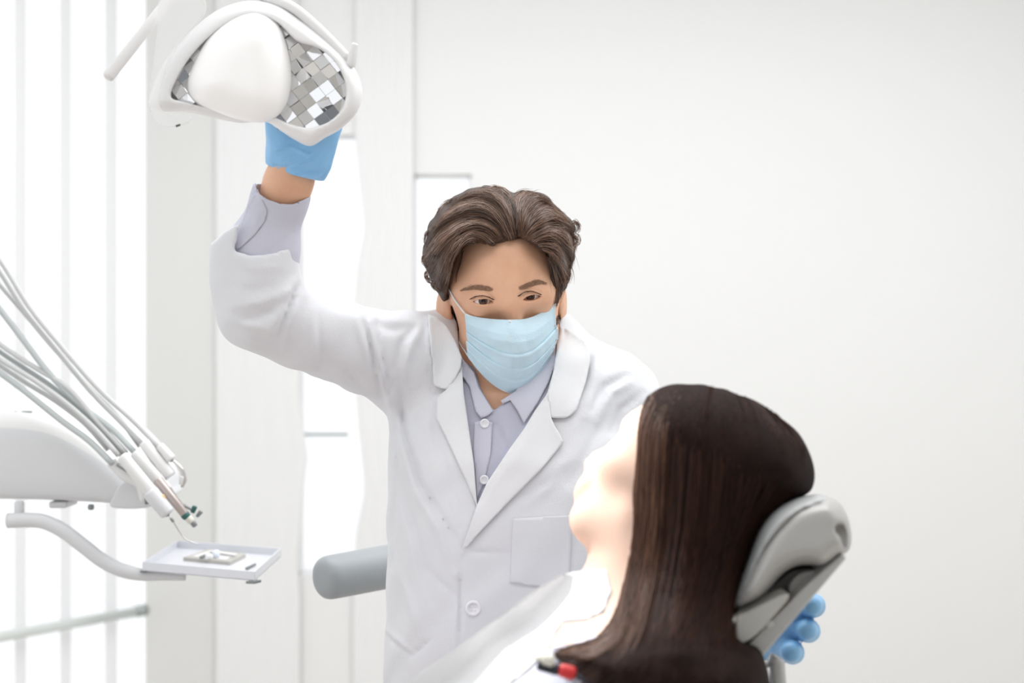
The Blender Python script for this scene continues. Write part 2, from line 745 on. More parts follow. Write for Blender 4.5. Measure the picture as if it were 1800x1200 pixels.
# back wall with two openings shaped to imitate bright reflections on it
x2a, x2b = wall_x(524), wall_x(642)
x3a, x3b = wall_x(728), wall_x(828)
z2a, z2b = wall_z(1010), wall_z(236)
z3b = wall_z(306)
bm = bmesh.new()
xc = wall_x(372)
T = 0.12
for lo, hi in (((xc, WY, 0), (x2a, WY + T, H)), ((x2a, WY, 0), (x2b, WY + T, z2a)), ((x2a, WY, z2b), (x2b, WY + T, H)),
               ((x2b, WY, 0), (x3a, WY + T, H)), ((x3a, WY, 0), (x3b, WY + T, z2a)), ((x3a, WY, z3b), (x3b, WY + T, H)),
               ((x3b, WY, 0), (XR, WY + T, H))):
    bbox(bm, lo, hi)
struct(from_bm('wall_back', bm, M['wall']))
struct(box('wall_right', (XR, -1.7, 0), (XR + 0.12, WY + T, H), M['wall']))

struct(box('wall_front', (-0.5, -1.82, 0), (XR, -1.7, H), mat('front_wall_paint', (0.80, 0.78, 0.74), 0.7)))
struct(box('reflected_dark_slab', (0.1, -1.70, 0), (1.0, -1.66, 2.1), mat('reflected_slab_grey', (0.30, 0.32, 0.35), 0.5), bevel=0.004))  # unseen slab added to give the lamp mirror something dark to reflect


def reflection_unit(name, xa, xb, za, zb, bar_z=None):  # glazed opening to the sky, made up to act as a wall reflection
    bm = bmesh.new()
    w = 0.006
    y0, y1 = WY + 0.02, WY + 0.04
    for lo, hi in (((xa, y0, za), (xa + w, y1, zb)), ((xb - w, y0, za), (xb, y1, zb)),
                   ((xa, y0, za), (xb, y1, za + w)), ((xa, y0, zb - w), (xb, y1, zb))):
        bbox(bm, lo, hi)
    fr = struct(from_bm(name, bm, M['frame']))
    box('pane', (xa + w, WY + 0.028, za + w), (xb - w, WY + 0.032, zb - w), M['glass'], fr)
    if bar_z:
        box('reflected_rail', (xa, WY + 0.01, bar_z - 0.005), (xa + 0.14, WY + 0.02, bar_z + 0.005), M['rail_end'], fr, bevel=0.003)  # stands for a rail mirrored in the wall
    return fr


w2 = reflection_unit('wall_reflection_2', x2a, x2b, z2a, z2b, wall_z(764))
reflection_unit('wall_reflection_3', x3a, x3b, z2a, z3b)


def reflection_edge(name, left, right, label, y0=3.991, top=2.45, pleat=0.002, nfold=4):
    """added panel shaping the border of an imitated wall reflection; left and right are rows (py, px) of its wavy edges"""
    L = np.array(left, float)
    R = np.array(right, float)
    rows = np.linspace(-180, 1430, 130)
    cols = 30
    V, F = [], []
    for r in rows:
        a = np.interp(r, L[:, 0], L[:, 1])
        b = np.interp(r, R[:, 0], R[:, 1])
        for c in range(cols + 1):
            u = c / cols
            d = y0 + pleat * math.sin(u * nfold * 2 * math.pi + 0.4 * math.sin(r / 90))
            V.append(P(a + (b - a) * u, r, d))
    n = cols + 1
    for i in range(len(rows) - 1):
        for c in range(cols):
            F.append((i * n + c, i * n + c + 1, (i + 1) * n + c + 1, (i + 1) * n + c))
    o = link_mesh(name, V, F, M['reflection_edge'])
    md = o.modifiers.new('thickness', 'SOLIDIFY')
    md.thickness = 0.0015
    return tag(o, label, 'reflection_edge')


reflection_edge('reflection_edge', [(180, 650), (1040, 650)][:2] if 0 else [(180, 624), (250, 624), (330, 632), (400, 640), (470, 627), (560, 620), (650, 622), (760, 630), (860, 641), (930, 627), (1010, 620), (1040, 620)],
        [(180, 727), (1040, 727)], 'white wavy-edged panel added between the two narrow bright wall reflections')
reflection_edge('reflection_edge', [(180, 379), (1040, 379)],
        [(180, 523), (400, 525), (560, 530), (700, 527), (800, 541), (880, 532), (1000, 524), (1040, 528)],
        'flat white panel added between the grey pier and the first bright wall reflection')

# pier between window wall and back wall, then the slanting window wall on the left
C = np.array([wall_x(255), WY])
wd = np.array([-0.582, -0.813])          # along the window wall towards the lens
wn = np.array([-0.813, 0.582])           # outwards


def slab(bm, s0, s1, z0, z1, n0=0.0, n1=0.1):
    c = [C + wd * s0 + wn * n0, C + wd * s1 + wn * n0, C + wd * s1 + wn * n1, C + wd * s0 + wn * n1]
    lo = [bm.verts.new((x, y, z0)) for x, y in c]
    hi = [bm.verts.new((x, y, z1)) for x, y in c]
    bm.faces.new(lo)
    bm.faces.new(hi[::-1])
    for i in range(4):
        bm.faces.new((lo[i], hi[i], hi[(i + 1) % 4], lo[(i + 1) % 4]))


bm = bmesh.new()
pts = [(C[0], C[1]), (wall_x(378), WY - 0.001), (wall_x(378), WY + T), (C[0] - 0.02, C[1] + T)]
lo = [bm.verts.new((x, y, 0)) for x, y in pts]
hi = [bm.verts.new((x, y, H)) for x, y in pts]
bm.faces.new(lo)
bm.faces.new(hi[::-1])
for i in range(4):
    bm.faces.new((lo[i], hi[i], hi[(i + 1) % 4], lo[(i + 1) % 4]))
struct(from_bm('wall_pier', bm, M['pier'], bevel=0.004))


def s_of(px):
    """distance along the window wall at which it crosses this pixel column"""
    k = (px - 900) / FPX
    return (C[0] - k * C[1]) / (k * wd[1] - wd[0])


bm = bmesh.new()
slab(bm, 0.0, 2.6, 2.55, H, 0.0, 0.02)
slab(bm, 0.0, 2.6, 0.0, 0.03, 0.0, 0.02)
slab(bm, 2.2, 2.6, 0.0, H, 0.0, 0.02)
w1 = struct(from_bm('window_1', bm, M['frame'], bevel=0.004))
bm = bmesh.new()
slab(bm, 0.0, 2.2, 0.03, 2.55, 0.012, 0.016)
from_bm('pane', bm, M['glass'], w1)


M['sheer'] = mat('sheer_blind_cloth', (0.9, 0.9, 0.91), 0.9, alpha=0.55)
for a, b in ((24, 44), (104, 123), (183, 204), (-62, -40), (-150, -125)):
    bm = bmesh.new()
    slab(bm, s_of(b), s_of(a), 0.03, 2.55, -0.006, -0.003)
    from_bm('sheer_slat', bm, M['sheer'], w1)


def rail_pt(px, py):
    s = s_of(px)
    q = C + wd * s - wn * 0.05
    d = q[1]
    return (q[0], q[1], EYE + (600 - py) / FPX * d)


a = np.array(rail_pt(222, 1074))
b = np.array(rail_pt(0, 1115))
d = b - a
b2 = a + d * 2.5
tube('rail', [a, b, b2], 0.014, M['rail'], w1, 12)
tube('rail_end_cap', [a - d * 0.065, a + d * 0.012], 0.0165, M['rail_end'], w1, 12)
# ------------------------------------------------------------------ the dentist
M['skin'] = mat('skin', (0.78, 0.435, 0.275), 0.5, var=0.05, vscale=22, sss=0.10, bump=0.06, bscale=260, spec=0.35, color2=(0.83, 0.50, 0.335))
M['coat'] = mat('coat_cotton', (0.75, 0.76, 0.79), 0.85, bump=0.12, bscale=420, sheen=0.15)
M['lapel'] = mat('coat_cotton_pressed', (0.78, 0.785, 0.80), 0.85, bump=0.08, bscale=420)
M['shirt'] = mat('shirt_cotton', (0.50, 0.50, 0.595), 0.8, bump=0.1, bscale=500)
M['shirt_collar'] = mat('shirt_collar_cotton', (0.60, 0.60, 0.69), 0.8, bump=0.08, bscale=500)
M['button'] = mat('pearl_button', (0.86, 0.86, 0.9), 0.3, coat=0.3)
M['glove'] = mat('nitrile_glove', (0.27, 0.56, 0.88), 0.40, var=0.06, vscale=30, bump=0.25, bscale=90)
M['trouser'] = mat('trouser_cloth', (0.35, 0.36, 0.4), 0.9)
M['hair'] = hair_mat('brown_hair', (0.055, 0.028, 0.018), (0.33, 0.195, 0.13), 0.42, 0.5)
M['hair_base'] = mat('brown_hair_under', (0.045, 0.026, 0.018), 0.7, var=0.25, vscale=90)
M['brow'] = mat('eyebrow_hair', (0.33, 0.19, 0.12), 0.7)
M['lash'] = mat('eyelash', (0.06, 0.035, 0.03), 0.6)
M['mask'] = mat('mask_paper', (0.62, 0.82, 0.92), 0.85, bump=0.2, bscale=500, var=0.02, vscale=30)
M['mask_edge'] = mat('mask_binding', (0.84, 0.88, 0.91), 0.8)

HC = np.array(P(886, 528, 1.93))      # head centre, between the ears at eye level
yaw, pitch, roll = math.radians(7), math.radians(-17), math.radians(-5.5)
# local axes: x = picture right, y = backwards, z = crown
RH = (Matrix.Rotation(yaw, 3, 'Z') @ Matrix.Rotation(roll, 3, 'Y') @ Matrix.Rotation(-pitch, 3, 'X'))
RHn = np.array(RH, np.float32)


def to_head(p):
    return (p - HC.astype(np.float32)) @ RHn      # = R^T (p - c)


def head_px(px, py, f):
    """world point on the pixel's ray where head-local forward distance is f"""
    d = np.array(P(px, py, 1.0)) - np.array(CAMV)
    o = np.array(CAMV) - HC
    yl_o = o @ RHn[:, 1]
    yl_d = d @ RHn[:, 1]
    t = (-f - yl_o) / yl_d
    return np.array(CAMV) + d * t


def head_local(px, py, f):
    return to_head(head_px(px, py, f)[None].astype(np.float32))[0]


EL = head_local(848, 526, 0.078)
ER = head_local(932, 518, 0.077)
EYES = (EL, ER)
ERAD = 0.0122


def face_sdf(q, man=True):
    """q in head-local coordinates; forward is -y"""
    x, y, z = q[:, 0], q[:, 1], q[:, 2]
    ax = np.abs(x)
    m = np.stack([ax, y, z], 1)
    d = sd_ell(q, (0, 0.012, 0.040), (0.076, 0.098, 0.086)) if man else sd_ell(q, (0, -0.004, 0.030), (0.070, 0.078, 0.068))
    d = smin(d, sd_ell(q, (0, -0.034, 0.012), (0.066, 0.060, 0.070)), 0.03)
    d = smin(d, sd_ell(q, (0, -0.034, -0.045), (0.054, 0.050, 0.066)), 0.03)
    d = smin(d, sd_ell(q, (0, -0.052, -0.098), (0.034, 0.034, 0.026)), 0.03)
    d = smin(d, sd_cap(m, (0.042, -0.01, -0.070), (0.018, -0.06, -0.103), 0.013), 0.03)
    # brow ridge, sockets, cheekbones
    d = smin(d, sd_cap(m, (0.006, -0.087, 0.017), (0.043, -0.073, 0.022), 0.009, 0.008), 0.018)
    d = smax(d, -sd_ell(m, (0.029, -0.100, 0.000), (0.018, 0.017, 0.0125)), 0.012)
    d = smin(d, sd_ell(m, (0.040, -0.060, -0.030), (0.018, 0.019, 0.014)), 0.024)
    # nose
    nl = 0 if man else 0.009
    nz = sd_chain(q, [(0, -0.086, 0.012), (0, -0.098 + nl / 2, -0.012), (0, -0.113 + nl, -0.036), (0, -0.112 + nl, -0.043)], (0.0065, 0.0075, 0.0085, 0.0105), 0.008)
    nz = smin(nz, sd_ell(m, (0.013, -0.100, -0.046), (0.008, 0.011, 0.008)), 0.008)
    d = smin(d, nz, 0.013)
    # mouth (under the mask)
    d = smin(d, sd_ell(q, (0, -0.090, -0.072), (0.022, 0.010, 0.006)), 0.006 if man else 0.014)
    d = smin(d, sd_ell(q, (0, -0.089, -0.083), (0.019, 0.010, 0.006)), 0.006)
    if not man:
        d = smin(d, sd_ell(q, (0, -0.086, -0.064), (0.026, 0.016, 0.030)), 0.014)
    # eyelids around each eyeball, with an almond opening
    for e, sgn in zip(EYES, (-1, 1)):
        lid = sd_sph(q, e, ERAD + 0.0016)
        d = smin(d, lid, 0.006)
        dx = (x - e[0]) * sgn
        dz = z - e[2] - 0.0005 - dx * 0.05
        # upper lid fold
        fold = np.abs(np.sqrt((dx) ** 2 + (z - e[2] + 0.004) ** 2) - 0.0148)
        dist = np.where((y < e[1] - 0.002) & (z > e[2] + 0.003), fold, 1)
        d = d + 0.0010 * np.exp(-(dist / 0.0012) ** 2)
        r1 = 0.0225
        up = np.sqrt((dx + 0.001) ** 2 + (dz + r1 - 0.0033) ** 2) - r1
        r2 = 0.030
        dn = np.sqrt((dx - 0.001) ** 2 + (dz - r2 + 0.0040) ** 2) - r2
        lens = np.maximum(np.maximum(up, dn), np.abs(dx) - 0.0145)
        op = np.maximum(lens, y - (e[1] - 0.002))
        d = smax(d, -op, 0.0012)
    # ears
    ear = sd_ell(np.stack([m[:, 0] - 0.35 * (y - 0.012), y, z], 1), (0.081, 0.014, -0.014), (0.0065, 0.019, 0.031))
    ear = smax(ear, -sd_ell(m, (0.093, 0.008, -0.008), (0.007, 0.010, 0.017)), 0.004)
    d = smin(d, ear, 0.006)
    return d


# arm that holds the lamp: joints (px, py, depth)
SH = P(716, 634, 1.90)
ELB = P(448, 545, 1.75)
WR = P(507, 320, 1.725)
PALM = P(532, 258, 1.715)


def body_sdf(p):
    d = face_sdf(to_head(p))
    neck = sd_cap(p, P(888, 590, 1.96), P(872, 760, 1.96), 0.054, 0.062)
    d = smin(d, neck, 0.02)
    rows_t = [row(700, 770, 1040, 1.94, 0.07), row(800, 725, 1070, 1.94, 0.095), row(950, 725, 1065, 1.93, 0.10),
              row(1150, 730, 1060, 1.93, 0.09), row(1300, 728, 1068, 1.93, 0.10), row(1420, 740, 1060, 1.93, 0.09)]
    d = smin(d, sd_loft(p, rows_t), 0.04)
    d = smin(d, sd_cap(p, P(880, 720, 1.96), P(730, 645, 1.92), 0.05, 0.045), 0.05)
    d = smin(d, sd_cap(p, P(880, 730, 1.96), P(1070, 700, 1.96), 0.05, 0.045), 0.05)
    # raised arm
    d = smin(d, sd_chain(p, [SH, ELB], (0.042, 0.034), 0.02), 0.03)
    d = smin(d, sd_chain(p, [ELB, P(476, 405, 1.737), WR, PALM], (0.034, 0.0275, 0.0258, 0.024), 0.02), 0.02)
    # other arm, behind the patient, reaching the headrest
    d = smin(d, sd_chain(p, [P(1072, 705, 1.95), P(1215, 940, 1.92), P(1330, 1060, 1.67), P(1362, 1090, 1.60)], (0.042, 0.034, 0.025, 0.022), 0.02), 0.03)
    # legs down to the shoes
    for s in (-1, 1):
        hx = -0.005 + s * 0.085
        leg = sd_chain(p, [(hx, 1.93, 0.72), (hx + s * 0.02, 1.88, 0.45), (hx + s * 0.03, 1.93, 0.10)], (0.08, 0.055, 0.04), 0.04)
        d = smin(d, leg, 0.04)
        d = smin(d, sd_cap(p, (hx + s * 0.03, 1.93, 0.06), (hx + s * 0.05, 1.76, 0.045), 0.036, 0.03), 0.02)
    return d


hx0, hz0 = HC[0], HC[2]
doctor = sdf_obj('person', body_sdf, (-0.44, 1.55, 0.0), (0.38, 2.09, 1.66), 0.007, M['skin'], None,
                 zones=(((hx0 - 0.09, hx0 + 0.09, 0.0016), (-0.32, -0.23, 0.004)), ((1.80, 1.875, 0.0014), (1.875, 2.04, 0.004), (1.68, 1.77, 0.004)),
                        ((hz0 - 0.06, hz0 + 0.05, 0.0014), (hz0 + 0.05, hz0 + 0.13, 0.0028), (1.45, 1.62, 0.004))), it=1)
tag(doctor, 'dentist in white lab coat and pale blue surgical mask, one arm raised to the lamp', 'person')

# eyes: eyeball with iris and pupil looking down at the patient
em = bpy.data.materials.new('eye')
em.use_nodes = True
nt = em.node_tree
b = nt.nodes['Principled BSDF']
b.inputs['Roughness'].default_value = 0.12
b.inputs['Coat Weight'].default_value = 0.1
tc = nt.nodes.new('ShaderNodeTexCoord')
sx = nt.nodes.new('ShaderNodeSeparateXYZ')
nt.links.new(tc.outputs['Object'], sx.inputs[0])
rr = nt.nodes.new('ShaderNodeValToRGB')
rr.color_ramp.interpolation = 'LINEAR'
el = rr.color_ramp.elements
el[0].position = 0.0
el[0].color = (0.80, 0.74, 0.70, 1)
el[1].position = 1.0
el[1].color = (0.010, 0.007, 0.006, 1)
for pos, c in ((0.862, (0.78, 0.69, 0.65)), (0.88, (0.04, 0.025, 0.018)), (0.925, (0.11, 0.05, 0.028)), (0.968, (0.09, 0.042, 0.025)), (0.976, (0.008, 0.006, 0.006))):
    e = el.new(pos)
    e.color = (*c, 1)
mu = nt.nodes.new('ShaderNodeMath')
mu.operation = 'MULTIPLY'
mu.inputs[1].default_value = -1.0
nt.links.new(sx.outputs['Y'], mu.inputs[0])
nt.links.new(mu.outputs[0], rr.inputs['Fac'])
nt.links.new(rr.outputs['Color'], b.inputs['Base Color'])
for e in EYES:
    bm = bmesh.new()
    bmesh.ops.create_uvsphere(bm, u_segments=40, v_segments=28, radius=1.0)
    o = from_bm('eye', bm, em, None, smooth=True)
    wpos = HC + RHn @ e
    look = Vector(P(945, 730, 1.25)) - Vector(wpos)
    o.location = wpos
    o.scale = (ERAD,) * 3
    o.rotation_euler = look.to_track_quat('-Y', 'Z').to_euler()
    o.parent = doctor

bpy.context.view_layer.update()
skin_bvh = bvh_of(doctor)


def on(bvh, px, py, off=0.0, fallback=1.85):
    h, n = cast(bvh, px, py)
    d = h[1] - off if h is not None else fallback - off
    return np.array(P(px, py, d))


def hairs_between(bvh, A, B, n, k, off0, off1, jit, fallback=1.85, sm=2, tj=0.0, lens=(0.75, 1.0)):
    """n strands running between guide strokes A and B (pixel polylines), lying on the surface below"""
    out = []
    a = spline(A, k * 2)
    b = spline(B, k * 2)
    for i in range(n):
        u = rng.random()
        w = a * (1 - u) + b * u
        s0 = rng.random() * (1 - rng.uniform(*lens))
        s1 = s0 + rng.uniform(*lens)
        idx = np.linspace(s0, min(1, s1), k) * (len(w) - 1)
        w = np.stack([np.interp(idx, np.arange(len(w)), w[:, c]) for c in range(2)], 1)
        ph, fr = rng.random() * 6.28, rng.uniform(0.5, 1.6)
        j = rng.normal(0, jit, 2)
        s = np.linspace(0, 1, k)
        w = w + j * (0.4 + s[:, None]) + np.stack([np.sin(ph + fr * 6.28 * s), np.cos(ph + fr * 6.28 * s)], 1) * jit * 0.5
        D = np.full(k, np.nan)
        for q in range(k):
            h, nn = cast(bvh, *w[q])
            if h is not None:
                D[q] = h[1]
        ok = ~np.isnan(D)
        D = np.interp(np.arange(k), np.nonzero(ok)[0], D[ok]) if ok.any() else np.full(k, fallback)
        for _ in range(sm):
            D[1:-1] = (D[:-2] + 2 * D[1:-1] + D[2:]) / 4
        o = off0 + (off1 - off0) * rng.random()
        out.append([P(w[q, 0], w[q, 1], D[q] - o * min(1, 0.3 + 2.2 * s[q]) ) for q in range(k)])
    return out


# eyebrows
for A, B, n in (([(810, 511), (830, 509), (850, 510), (870, 512)], [(808, 511), (828, 502), (850, 502), (870, 508)], 200),
                ([(912, 509), (928, 506), (945, 500), (963, 500)], [(912, 504), (926, 498), (946, 492), (964, 499)], 200)):
    L = []
    A_, B_ = spline(A, 30), spline(B, 30)
    for i in range(n):
        u = rng.random()
        t0 = rng.random() * 0.85
        i0 = int(t0 * 29)
        i1 = min(29, i0 + 4)
        s = A_ * (1 - u) + B_ * u
        a, b_ = s[i0], s[i1] + np.array([0, rng.normal(-0.6, 0.8)])
        w = np.linspace(a, b_, 5) + rng.normal(0, 0.5, 2)
        L.append([on(skin_bvh, x, y, 0.0006 + 0.0006 * math.sin(j / 4 * 3.1)) for j, (x, y) in enumerate(w)])
    strand_mesh('eyebrow', L, 0.00022, M['brow'], doctor)
# upper lashes
for pts, sgn in (([(828, 526), (837, 521), (848, 519.5), (858, 522), (866, 527)], -1), ([(913, 521), (921, 514), (932, 511.5), (942, 514), (949, 518)], 1)):
    c = spline(pts, 40)
    L = []
    for i in range(40):
        for r_ in range(2):
            x, y = c[i] + rng.normal(0, 0.3, 2)
            out_ = (i / 39 - 0.5) * 2
            a = on(skin_bvh, x, y - 0.5, 0.0003)
            e = np.array(P(x + out_ * 3.5, y + 1.2 - abs(out_) * 1.5, a[1] - 0.004))
            L.append([a, a * 0.66 + e * 0.34, a * 0.33 + e * 0.67, e])
    strand_mesh('eyelashes', L, 0.00030, M['lash'], doctor)


# ---- hair
# guide strokes, root to tip, in order around each side of the parting
GL = [
    [(911, 419), (905, 392), (903, 368), (893, 348), (872, 331), (850, 333)],
    [(908, 420), (898, 388), (884, 358), (862, 339), (836, 336), (812, 345)],
    [(904, 421), (890, 385), (868, 355), (838, 347), (806, 356), (782, 372)],
    [(898, 422), (882, 390), (856, 366), (824, 362), (788, 378), (762, 400)],
    [(892, 423), (872, 396), (844, 380), (808, 382), (774, 402), (750, 432)],
    [(886, 425), (866, 402), (836, 392), (804, 402), (772, 428), (748, 462)],
    [(878, 427), (860, 410), (834, 402), (806, 414), (778, 444), (758, 484)],
    [(866, 430), (850, 416), (828, 412), (806, 426), (786, 458), (770, 504)],
    [(850, 428), (834, 418), (818, 422), (802, 442), (788, 478), (778, 512)],
    [(830, 425), (818, 424), (808, 432), (798, 455), (789, 482), (784, 520)],
]
GR = [
    [(911, 419), (908, 392), (905, 368), (898, 350), (908, 337), (928, 334)],
    [(913, 419), (914, 392), (916, 368), (926, 348), (944, 341), (962, 350)],
    [(916, 419), (922, 396), (934, 374), (952, 360), (972, 362), (990, 378)],
    [(920, 420), (932, 402), (950, 386), (970, 378), (992, 386), (1010, 402)],
    [(926, 421), (942, 408), (962, 398), (984, 396), (1002, 408), (1014, 428)],
    [(934, 424), (952, 414), (972, 410), (990, 416), (1004, 432), (1008, 456)],
    [(942, 428), (958, 424), (976, 424), (992, 438), (1002, 458), (1000, 482)],
    [(950, 434), (964, 436), (978, 446), (990, 464), (996, 484), (990, 505)],
    [(958, 444), (968, 450), (978, 466), (985, 486), (986, 506), (980, 528)],
    [(966, 460), (972, 472), (976, 490), (979, 506), (979, 524), (974, 545)],
]
HSIL = smooth_poly([(788, 530), (771, 512), (756, 490), (747, 466), (744, 440), (751, 405), (766, 374), (788, 353), (815, 338), (850, 327), (880, 328), (898, 337), (915, 335), (945, 341), (975, 357), (998, 381), (1009, 408), (1008, 440), (1003, 466), (994, 494), (983, 520), (972, 540), (955, 545), (880, 560), (800, 545)], 80)


def hair_sdf(p):
    q = to_head(p)
    d = sd_ell(q, (0.0, 0.018, 0.046), (0.089, 0.107, 0.094))
    px = to_px(p)
    # big swept locks
    d = smin(d, sd_ell(q, (-0.046, -0.035, 0.078), (0.048, 0.052, 0.040)), 0.02)
    d = smin(d, sd_ell(q, (0.040, -0.035, 0.082), (0.042, 0.052, 0.034)), 0.02)
    d = smin(d, sd_ell(q, (0.00, 0.07, -0.045), (0.062, 0.042, 0.055)), 0.03)
    s = sd_poly2(px, HSIL) / 1351.0
    a = np.maximum(s + 0.05, 0)
    b = np.abs(p[:, 1] - 1.945) * (0.05 / 0.10)
    d = smin(d, np.sqrt(a * a + b * b) - 0.05, 0.01)
    # forehead and face cut out of it
    poly = [(772, 700), (772, 540), (786, 508), (790, 478), (799, 452), (812, 432), (838, 424), (864, 430), (890, 420), (912, 417), (940, 428), (960, 447), (969, 478), (972, 510), (990, 530), (1000, 700)]
    s = sd_poly2(px, poly) / 1351.0
    cut = np.maximum(s, q[:, 1] - 0.002)
    d = smax(d, -cut, 0.006)
    if len(p):
        near = np.abs(d) < 0.02
        add = np.zeros(near.sum(), np.float32)
        for i, g in enumerate(GL + GR):
            s, t = seg_dist2(px[near], g)
            add += (0.0042 if i % 2 else -0.0030) * np.exp(-(s / 7.0) ** 2)
        d[near] -= add * (p[near, 1] < 1.95)
    # grooves between the locks
    d = d + 0.0016 * np.sin(q[:, 0] * 260 + q[:, 2] * 90) * np.clip(1 - np.abs(d) / 0.01, 0, 1)
    return d


hair = sdf_obj('hair', hair_sdf, (hx0 - 0.13, 1.80, hz0 - 0.12), (hx0 + 0.13, 2.10, hz0 + 0.18), 0.0032, M['hair_base'], doctor, it=2)
hair_bvh = bvh_of(hair, doctor)
L = []
for G in (GL, GR):
    for A, B in zip(G[:-1], G[1:]):
        for clump in range(12):
            u0 = rng.random() * 0.8
            u1 = u0 + rng.uniform(0.1, 0.3)
            A1 = [tuple(np.array(a) * (1 - u0) + np.array(b_) * u0) for a, b_ in zip(A, B)]
            B1 = [tuple(np.array(a) * (1 - u1) + np.array(b_) * u1) for a, b_ in zip(A, B)]
            # clumps gather towards the tip
            w = rng.uniform(0.2, 0.8)
            B1 = [tuple(np.array(b_) * (1 - w * i / 6) + np.array(a) * (w * i / 6)) for i, (a, b_) in enumerate(zip(A1, B1))]
            L += hairs_between(hair_bvh, A1, B1, 30, 16, 0.0005, 0.0075, 1.2, lens=(0.55, 1.0))
for G in (GL, GR):
    for A, B in zip(G[:-1], G[1:]):
        L += hairs_between(hair_bvh, A, B, 14, 16, 0.006, 0.014, 4.0, lens=(0.5, 0.9))
LS = strand_mesh('hair_strands', L, rng.uniform(0.00018, 0.00042, len(L)), M['hair'], hair)
# curls and flyaways beyond the silhouette
fly = [
    ([(1000, 392), (1012, 386), (1020, 396), (1017, 410)], [(996, 398), (1014, 394), (1016, 404), (1008, 410)], 30),
    ([(1004, 410), (1018, 412), (1018, 428), (1004, 436)], [(1000, 416), (1012, 420), (1010, 432), (998, 438)], 26),
    ([(990, 470), (1003, 478), (1000, 494), (988, 498)], [(986, 476), (997, 484), (994, 494), (984, 500)], 24),
    ([(762, 400), (750, 412), (746, 424), (750, 436)], [(770, 395), (756, 402), (747, 414), (744, 430)], 26),
    ([(752, 440), (742, 450), (744, 464), (752, 470)], [(756, 446), (748, 456), (750, 468), (758, 474)], 30),
    ([(752, 470), (746, 482), (754, 494), (766, 496)], [(758, 474), (752, 486), (762, 498), (774, 500)], 36),
    ([(760, 490), (758, 502), (768, 510), (778, 508)], [(768, 488), (766, 500), (774, 514), (784, 516)], 36),
    ([(800, 352), (786, 358), (774, 368), (764, 382)], [(806, 346), (790, 350), (776, 362), (766, 372)], 20),
    ([(779, 566), (783, 576), (789, 586), (798, 594)], [(784, 562), (790, 572), (796, 582), (803, 588)], 60),
    ([(786, 570), (790, 585), (786, 594), (780, 596)], [(790, 572), (795, 588), (795, 600), (790, 604)], 30),
    ([(978, 556), (979, 562), (978, 568), (976, 576)], [(984, 552), (985, 560), (982, 568), (979, 575)], 30),
    ([(846, 330), (870, 326), (890, 334), (898, 350)], [(856, 336), (876, 334), (892, 342), (902, 360)], 26),
]
for A, B, n in fly:
    L = hairs_between(hair_bvh, A, B, n, 12, 0.0, 0.005, 1.5, fallback=1.93, lens=(0.6, 1.0))
    strand_mesh('loose_curl', L, 0.00028, M['hair'], hair)
# the long fringe lock and the single strand across the temple
L = hairs_between(hair_bvh, [(872, 410), (846, 393), (816, 402), (798, 432), (790, 470), (784, 486)], [(878, 405), (850, 386), (812, 396), (794, 425), (786, 462), (780, 484)], 80, 18, 0.004, 0.010, 0.9, lens=(0.8, 1.0))
L += hairs_between(hair_bvh, [(815, 440), (811, 460), (804, 480), (801, 497)], [(813, 440), (809, 460), (803, 480), (800, 499)], 10, 18, 0.001, 0.003, 0.5, lens=(0.8, 1.0))
strand_mesh('fringe_lock', L, 0.00036, M['hair'], hair)

# ---- surgical mask
mtop = spline([(817, 550), (838, 557), (866, 561), (895, 562), (925, 560), (950, 550), (976, 533)], 41)
mbot = spline([(823, 628), (845, 655), (870, 678), (897, 691), (922, 688), (942, 670), (965, 634)], 41)
mlef = spline([(817, 550), (820, 580), (820, 606), (823, 628)], 41)
mrig = spline([(976, 533), (977, 566), (981, 590), (965, 634)], 41)
NU, NV = 48, 60
V = []
for j in range(NV + 1):
    v = j / NV
    for i in range(NU + 1):
        u = i / NU
        iu, iv = u * 40, v * 40
        ip = lambda A, s: np.array([np.interp(s, np.arange(41), A[:, 0]), np.interp(s, np.arange(41), A[:, 1])])
        S = (1 - v) * ip(mtop, iu) + v * ip(mbot, iu) + (1 - u) * ip(mlef, iv) + u * ip(mrig, iv)
        S -= (1 - u) * (1 - v) * mtop[0] + u * (1 - v) * mtop[-1] + (1 - u) * v * mbot[0] + u * v * mbot[-1]
        uu = (u - 0.48) * 2
        fc = np.interp(v, [0, .12, .3, .5, .75, 1.0], [0.1185, 0.126, 0.134, 0.131, 0.119, 0.100])
        fs = np.interp(v, [0, .3, .6, 1.0], [0.070, 0.066, 0.062, 0.070])
        w = abs(uu) ** 1.5
        if v < 0.2:
            w = abs(uu) ** np.interp(v, [0, .2], [0.68, 1.5])
        f = fc + (fs - fc) * min(1, w)
        # two horizontal pleats, stronger at the sides, with small pulls
        for pv, am in ((0.47, 0.0032), (0.66, 0.003), (0.82, 0.0018)):
            c = pv + 0.07 * (abs(uu) ** 1.3) * (-1)
            t = (v - c) / 0.05
            if -1 < t < 1.6:
                f += am * (0.55 + 0.6 * min(1, abs(uu) * 1.4)) * (-math.exp(-(t / 0.25) ** 2) + 0.8 * math.exp(-((t - 0.7) / 0.5) ** 2))
        f += 0.013 * max(0, uu - 0.3) * math.sin(math.pi * min(1, max(0, v)))
        f += 0.0009 * math.sin(uu * 9 + v * 14) * min(1, v * 3) + 0.0006 * math.sin(uu * 23 - v * 9) * min(1, v * 2)
        V.append(head_px(S[0], S[1], f))
F = []
n = NU + 1
for j in range(NV):
    for i in range(NU):
        F.append((j * n + i, j * n + i + 1, (j + 1) * n + i + 1, (j + 1) * n + i))
mask = link_mesh('face_mask', V, F, M['mask'], doctor)
md = mask.modifiers.new('thickness', 'SOLIDIFY')
md.thickness = 0.0011
md.offset = -1
md = mask.modifiers.new('s', 'SUBSURF')
md.levels = md.render_levels = 1
V = np.array(V)
border = [V[i] for i in range(n)]
